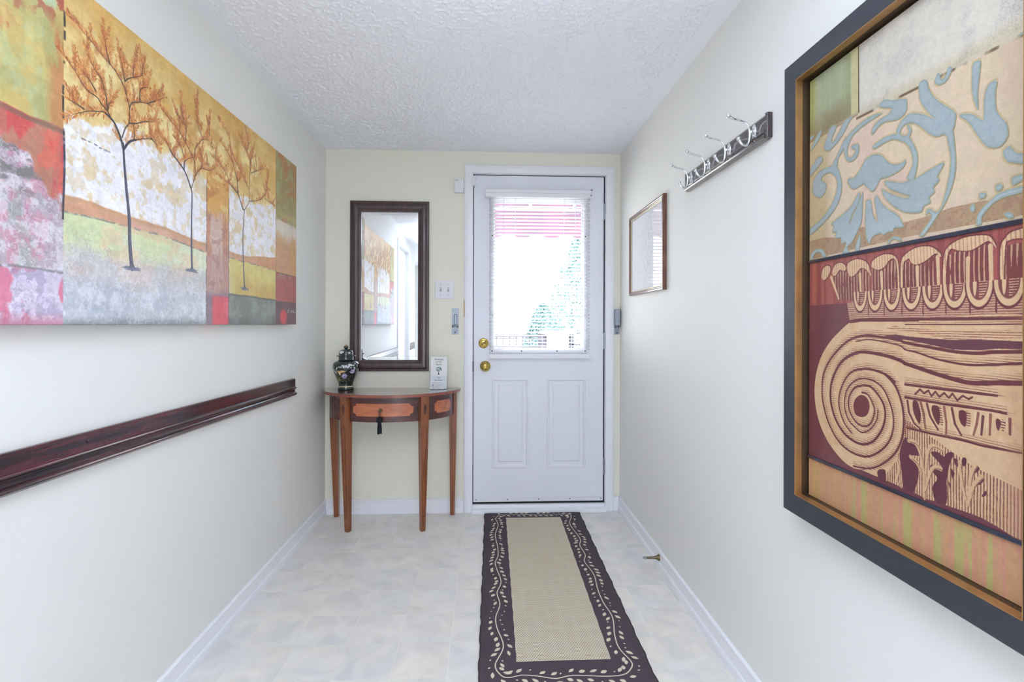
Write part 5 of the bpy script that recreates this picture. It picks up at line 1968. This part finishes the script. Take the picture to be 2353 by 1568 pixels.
lathe(bm, [(.0405, .1968), (.0545, .1985), (.0550, .2010), (.0535, .2030), (.0410, .2045), (.0405, .2090), (.0402, .2190), (.0375, .2280), (.0320, .2345), (.0220, .2385), (.0100, .2400)], (JX, JY, ZT), 'Z', 48)
lid = obj('lid', bm, M['porcelain_dark'], jar, smooth=True, sharp=50)
bm = bmesh.new()
lathe(bm, [(.0078, .2395), (.0090, .2420), (.0132, .2480), (.0138, .2525), (.0120, .2560)], (JX, JY, ZT), 'Z', 24)
obj('knob', bm, M['porcelain_dark'], lid, smooth=True, sharp=60)
bm = bmesh.new()
lathe(bm, [(.0120, .2560), (.0085, .2605), (.0040, .2645), (.0004, .2670)], (JX, JY, ZT), 'Z', 24, cap=False)
o = obj('gilt_tip', bm, M['gold'], lid, smooth=True)
rl_ = random.Random(6)
for fx, fz, rad in ((-.018, .2215, .009), (-.008, .2240, .007), (.026, .2180, .006)):
    bm = bmesh.new()
    for k in range(6):
        a = k * 1.047
        px_ = fx + rad * .6 * math.cos(a)
        pz_ = fz + rad * .5 * math.sin(a)
        rr_ = .0404 if pz_ < .219 else .0404 - (pz_ - .219) * .45
        py_ = -math.sqrt(max(1e-6, rr_ ** 2 - px_ ** 2))
        sphere(bm, (JX + px_, JY + py_, ZT + pz_), rad * .55, sy=.25, u=8, v=6)
    obj('enamel_flower', bm, M['enamel'], lid)

# ---- brochure holder, brochure and card
HX0, HX1, HY = -.3420, -.2400, 3.0700
bh = thing('brochure_holder', 'clear acrylic brochure holder on the right end of the table', 'holder', ((HX0 + HX1) / 2, HY, ZT))


def lean(y, z_):
    """holder leans back with height"""
    return y + .16 * (z_ - ZT)


bm = bmesh.new()
for (ya, yb, za, zb, xa, xb) in ((.000, .002, 0, .082, HX0, HX1), (.030, .032, 0, .185, HX0, HX1), (0, .032, 0, .003, HX0, HX1), (0, .032, 0, .075, HX0, HX0 + .002), (0, .032, 0, .075, HX1 - .002, HX1), (-.014, -.012, 0, .040, HX0, HX0 + .085), (-.014, .0, 0, .003, HX0, HX0 + .085)):
    fs = box(bm, xa, xb, HY + ya, HY + yb, ZT + .0005 + za, ZT + .0005 + zb)
for v in bm.verts:
    v.co.y = lean(v.co.y, v.co.z)
obj('pocket', bm, M['acrylic'], bh)
br_ = thing('brochure', 'white folded health brochure with a printed teal tree in the acrylic holder', 'brochure', ((HX0 + HX1) / 2, HY + .02, ZT + .004))
bm = bmesh.new()
box(bm, HX0 + .003, HX0 + .099, HY + .006, HY + .0095, ZT + .0045, ZT + .192)
for v in bm.verts:
    v.co.y = lean(v.co.y, v.co.z)
obj('sheet', bm, M['paper'], br_)
tx0 = HX0 + .050
an = math.atan(.16)
for k, (s_, dz) in enumerate((('Challenges', .1720), ('to Our', .1580), ('Health', .1430), ('The', .0650), ('Answers', .0510))):
    lettering('lettering', s_, .0128, (tx0, lean(HY + .0052, ZT + dz), ZT + dz), br_, M['ink'], rot=(R(90) - an, 0, 0))
bm = bmesh.new()
rt = random.Random(12)
yt = lambda z_: lean(HY + .0052, ZT + z_)
for k in range(46):
    a, q = rt.uniform(0, 6.28), .017 * math.sqrt(rt.random())
    lx_, lz_ = q * math.cos(a), .117 + q * .85 * math.sin(a)
    c = Vector((tx0 + lx_, yt(lz_) - .0002, ZT + lz_))
    e_ = rt.uniform(0, 3.14)
    d_ = Vector((math.cos(e_) * .0042, 0, math.sin(e_) * .0042))
    g_ = Vector((-math.sin(e_) * .0016, 0, math.cos(e_) * .0016))
    bm.faces.new([bm.verts.new(c + q_) for q_ in (d_, g_, -d_, -g_)])
obj('printed_tree', bm, M['teal'], br_)
bm = bmesh.new()
for P_ in (((-.0050, .087), (.0055, .087), (.0015, .100), (.0035, .112), (.0015, .113), (-.0005, .102), (-.0035, .111), (-.0050, .110), (-.0018, .099)),):
    bm.faces.new([bm.verts.new((tx0 + x, yt(z_) - .0003, ZT + z_)) for x, z_ in P_])
obj('printed_trunk', bm, M['ink'], br_)
cd = thing('business_card', 'white business card in the front pocket of the acrylic holder', 'card', (HX0 + .042, HY - .008, ZT + .004))
bm = bmesh.new()
box(bm, HX0 + .002, HX0 + .083, HY - .0085, HY - .0080, ZT + .004, ZT + .0500)
for v in bm.verts:
    v.co.y = lean(v.co.y, v.co.z)
obj('sheet', bm, M['paper'], cd)
yc = lambda z_: lean(HY - .0089, ZT + z_)
bm = bmesh.new()
for xa, xb, za, zb in ((.0185, .0205, .016, .031), (.0150, .0240, .0265, .0285), (.0160, .0230, .0290, .0310)):
    vs = [bm.verts.new((HX0 + x, yc(z_), ZT + z_)) for x, z_ in ((xa, za), (xb, za), (xb, zb), (xa, zb))]
    bm.faces.new(vs)
obj('printed_mark', bm, M['ink'], cd)
bm = bmesh.new()
for xa, xb, zz in ((.010, .074, .0405), (.034, .070, .0270), (.030, .050, .0175), (.012, .060, .010)):
    bm.faces.new([bm.verts.new((HX0 + x, yc(z_), ZT + z_)) for x, z_ in ((xa, zz), (xb, zz), (xb, zz + .0022), (xa, zz + .0022))])
obj('printed_lines', bm, M['greyink'], cd)

# ================================================================ RUNNER
RX0, RX1, RY0, RY1 = 0, .580, 1.610, 3.222
rug = None
bm = bmesh.new()
nx, ny = 24, 64
uvl = bm.loops.layers.uv.verify()
rr = random.Random(3)


def rp_(u, v):
    """u 0..1 across, v 0..1 from the far end"""
    vv = v * 1.612
    x = -.0175 - .0075 * vv + u * .580
    y = 3.222 - vv
    edge = .0018 * math.sin(v * 60 + u * 5) + .0012 * math.sin(v * 143)
    if u < .01 or u > .99:
        x += edge
    return x, y


tops = [[None] * (ny + 1) for _ in range(nx + 1)]
for i in range(nx + 1):
    for j in range(ny + 1):
        u, v = i / nx, j / ny
        x, y = rp_(u, v)
        e_ = min(i, nx - i, j, ny - j)
        tops[i][j] = bm.verts.new((x, y, .0062 + (.0 if e_ == 0 else .0014) + .0005 * math.sin(7 * u + 11 * v)))
for i in range(nx):
    for j in range(ny):
        f = bm.faces.new((tops[i][j], tops[i][j + 1], tops[i + 1][j + 1], tops[i + 1][j]))
        for l, (a, b2) in zip(f.loops, ((i, j), (i, j + 1), (i + 1, j + 1), (i + 1, j))):
            l[uvl].uv = (a / nx, 1 - b2 / ny)
ring = [(i, 0) for i in range(nx)] + [(nx, j) for j in range(ny)] + [(i, ny) for i in range(nx, 0, -1)] + [(0, j) for j in range(ny, 0, -1)]
low = {}
for a, b2 in ring:
    c = tops[a][b2].co
    low[(a, b2)] = bm.verts.new((c.x, c.y, .0002))
for q, r in zip(ring, ring[1:] + ring[:1]):
    f = bm.faces.new((tops[q[0]][q[1]], tops[r[0]][r[1]], low[r], low[q]))
    for l, (a, b2) in zip(f.loops, (q, r, r, q)):
        l[uvl].uv = (a / nx, 1 - b2 / ny)
bm.faces.new([low[q] for q in ring])
rug = obj('runner_rug', bm, art_mat('woven_runner', art_image('runner_weave', paint_rug()), .9, .15, img_bump=.25), smooth=True, sharp=40)
tag(rug, 'dark brown runner rug with a cream woven centre and vine border on the tiles', 'rug')

# ================================================================ OUTDOORS, seen through the blind
struct(obj('ground', B(-30, 30, YB + WT, 60, -.75, -.5), M['lawn']))
struct(obj('porch_floor', B(-1.5, 2.6, YB + WT, 5.0, -.5, -.03), M['slab']))
aw = thing('awning', 'red scalloped canvas awning outside above the front door', 'awning', (.4, YB + .2, 1.95))
AX0, AX1, AYa, AYb, AZa, AZb = -.8, 1.9, YB + .18, 4.49, 2.72, 2.17
bm = bmesh.new()
vs = [bm.verts.new(q) for q in ((AX0, AYa, AZa), (AX1, AYa, AZa), (AX1, AYb, AZb), (AX0, AYb, AZb))]
bm.faces.new(vs)
obj('canvas', bm, M['awning'], aw)
bm = bmesh.new()
nn = 90
up_, dn_ = [], []
for k in range(nn + 1):
    x = AX0 + (AX1 - AX0) * k / nn
    zz = 1.918 - .020 * math.cos((x - .045) / .253 * 2 * math.pi)
    up_.append(bm.verts.new((x, AYb, AZb + .01)))
    dn_.append(bm.verts.new((x, AYb, zz)))
for k in range(nn):
    bm.faces.new((up_[k], up_[k + 1], dn_[k + 1], dn_[k]))
obj('valance', bm, M['awning'], aw)
bm = bmesh.new()
for x in (.36, .74):
    tube(bm, [(x, AYa + .02, AZa - .25), (x, AYb - .01, AZb - .012)], .013, 8)
tube(bm, [(AX0, AYb - .012, AZb - .02), (AX1, AYb - .012, AZb - .02)], .012, 8)
obj('support_frame', bm, M['whitebox'], aw)
for x in (AX0, AX1):
    obj('post', B(x - .03, x + .03, AYb - .04, AYb + .02, -.03, AZb - .02), M['whitebox'], aw)

fn_ = thing('porch_railing', 'low grey wooden railing with thin balusters across the yard', 'railing', (.1, 9, -.5))
obj('top_rail', B(-1.2, .93, 8.97, 9.03, .930, .975), M['fence'], fn_)
obj('mid_rail', B(-1.2, .93, 8.985, 9.015, .905, .915), M['fence'], fn_)
obj('bottom_rail', B(-1.2, .93, 8.98, 9.02, .750, .772), M['fence'], fn_)
obj('post', B(-1.25, -1.15, 8.95, 9.05, -.5, .99), M['fence'], fn_)
obj('post', B(.87, .97, 8.95, 9.05, -.5, .99), M['fence'], fn_)
bal = None
for k in range(17):
    x = -1.09 + k * .113
    if bal is None:
        bal = obj('baluster', B(x - .010, x + .010, 8.99, 9.01, .770, .935), M['fence'], fn_)
    else:
        c = bal.copy()
        COL.objects.link(c)
        c.parent = fn_
        c.location = (k * .113, 0, 0)
wb = thing('garden_cabinet', 'white boxy garden cabinet with a wider lid at the end of the railing', 'cabinet', (1.12, 8.4, -.5))
obj('body', B(.945, 1.285, 8.2, 8.6, -.42, 1.02), M['whitebox'], wb)
obj('lid', B(.86, 1.40, 8.15, 8.65, 1.00, 1.05, bev=.01), M['whitebox'], wb)
for x0, x1 in ((.885, .940), (1.290, 1.345)):
    obj('leg', B(x0, x1, 8.3, 8.5, -.5, .985), M['fence'], wb)
fr_ = thing('side_railing', 'thin grey railing section to the right of the garden cabinet', 'railing', (1.8, 8.9, -.5))
for z0, z1 in ((.99, 1.01), (.80, .815)):
    obj('rail', B(1.36, 2.6, 8.88, 8.92, z0, z1), M['fence'], fr_)
for k in range(5):
    obj('post', B(1.45 + k * .25, 1.48 + k * .25, 8.88, 8.92, -.5, 1.02), M['fence'], fr_)

rt = random.Random(17)


def foliage(name, c, rx, ry, z0, z1, n, parent, shape=1.0, leafs=.09):
    bm = bmesh.new()
    for k in range(n):
        f = rt.random() ** 1.15
        zz = z0 + (z1 - z0) * f
        s = (1 - f) ** .7 * shape + .04
        a, q = rt.uniform(0, 6.28), math.sqrt(rt.uniform(.35, 1))
        p_ = Vector((c[0] + rx * s * q * math.cos(a), c[1] + ry * s * q * math.sin(a), zz))
        d1_ = Vector((rt.gauss(0, 1), rt.gauss(0, 1), rt.gauss(0, .8))).normalized() * leafs * rt.uniform(.6, 1.2)
        d2_ = Vector((rt.gauss(0, 1), rt.gauss(0, 1), rt.gauss(0, .8)))
        d2_ = (d2_ - d1_ * d2_.dot(d1_) / d1_.length_squared).normalized() * leafs * .35
        bm.faces.new([bm.verts.new(p_ + v) for v in (d1_, d2_, -d1_, -d2_)])
    o_ = obj(name, bm, M['leaf'], parent)
    o_['kind'] = 'stuff'
    return o_


for cx_, cy_, h_, rx_, lab in ((2.30, 11.6, 3.55, 1.45, 'tall pale green cedar tree at the right beyond the railing'), (1.55, 14.6, 1.75, .9, 'shorter cedar bush left of the tall cedar tree')):
    t = thing('cedar_tree', lab, 'tree', (cx_, cy_, -.5))
    bm = bmesh.new()
    tube(bm, [(cx_, cy_, -.5), (cx_, cy_, h_ * .6)], [.09, .03], 8)
    obj('trunk', bm, M['bark'], t)
    foliage('foliage', (cx_, cy_), rx_, rx_ * .8, -.35, h_, 9000, t, leafs=.06)

hs = thing('neighbour_house', 'pale clapboard outbuilding far across the yard', 'house', (0, 24, -.5))
obj('wall', B(-4.5, 1.45, 24, 28, -.5, 1.98), M['brick'], hs)
for k in range(11):
    obj('siding_board', B(-4.5, 1.45, 23.975, 24.0, .02 + k * .17, .02 + k * .17 + .150), M['brick'], hs)
bm = bmesh.new()
vs = [(-4.7, 23.7, 1.96), (1.65, 23.7, 1.96), (1.65, 26, 2.2), (-4.7, 26, 2.2), (1.65, 28.3, 1.96), (-4.7, 28.3, 1.96)]
V_ = [bm.verts.new(q) for q in vs]
bm.faces.new((V_[0], V_[1], V_[2], V_[3]))
bm.faces.new((V_[3], V_[2], V_[4], V_[5]))
bm.faces.new((V_[0], V_[3], V_[5]))
bm.faces.new((V_[1], V_[4], V_[2]))
bm.faces.new((V_[0], V_[5], V_[4], V_[1]))
obj('roof', bm, M['roofing'], hs)
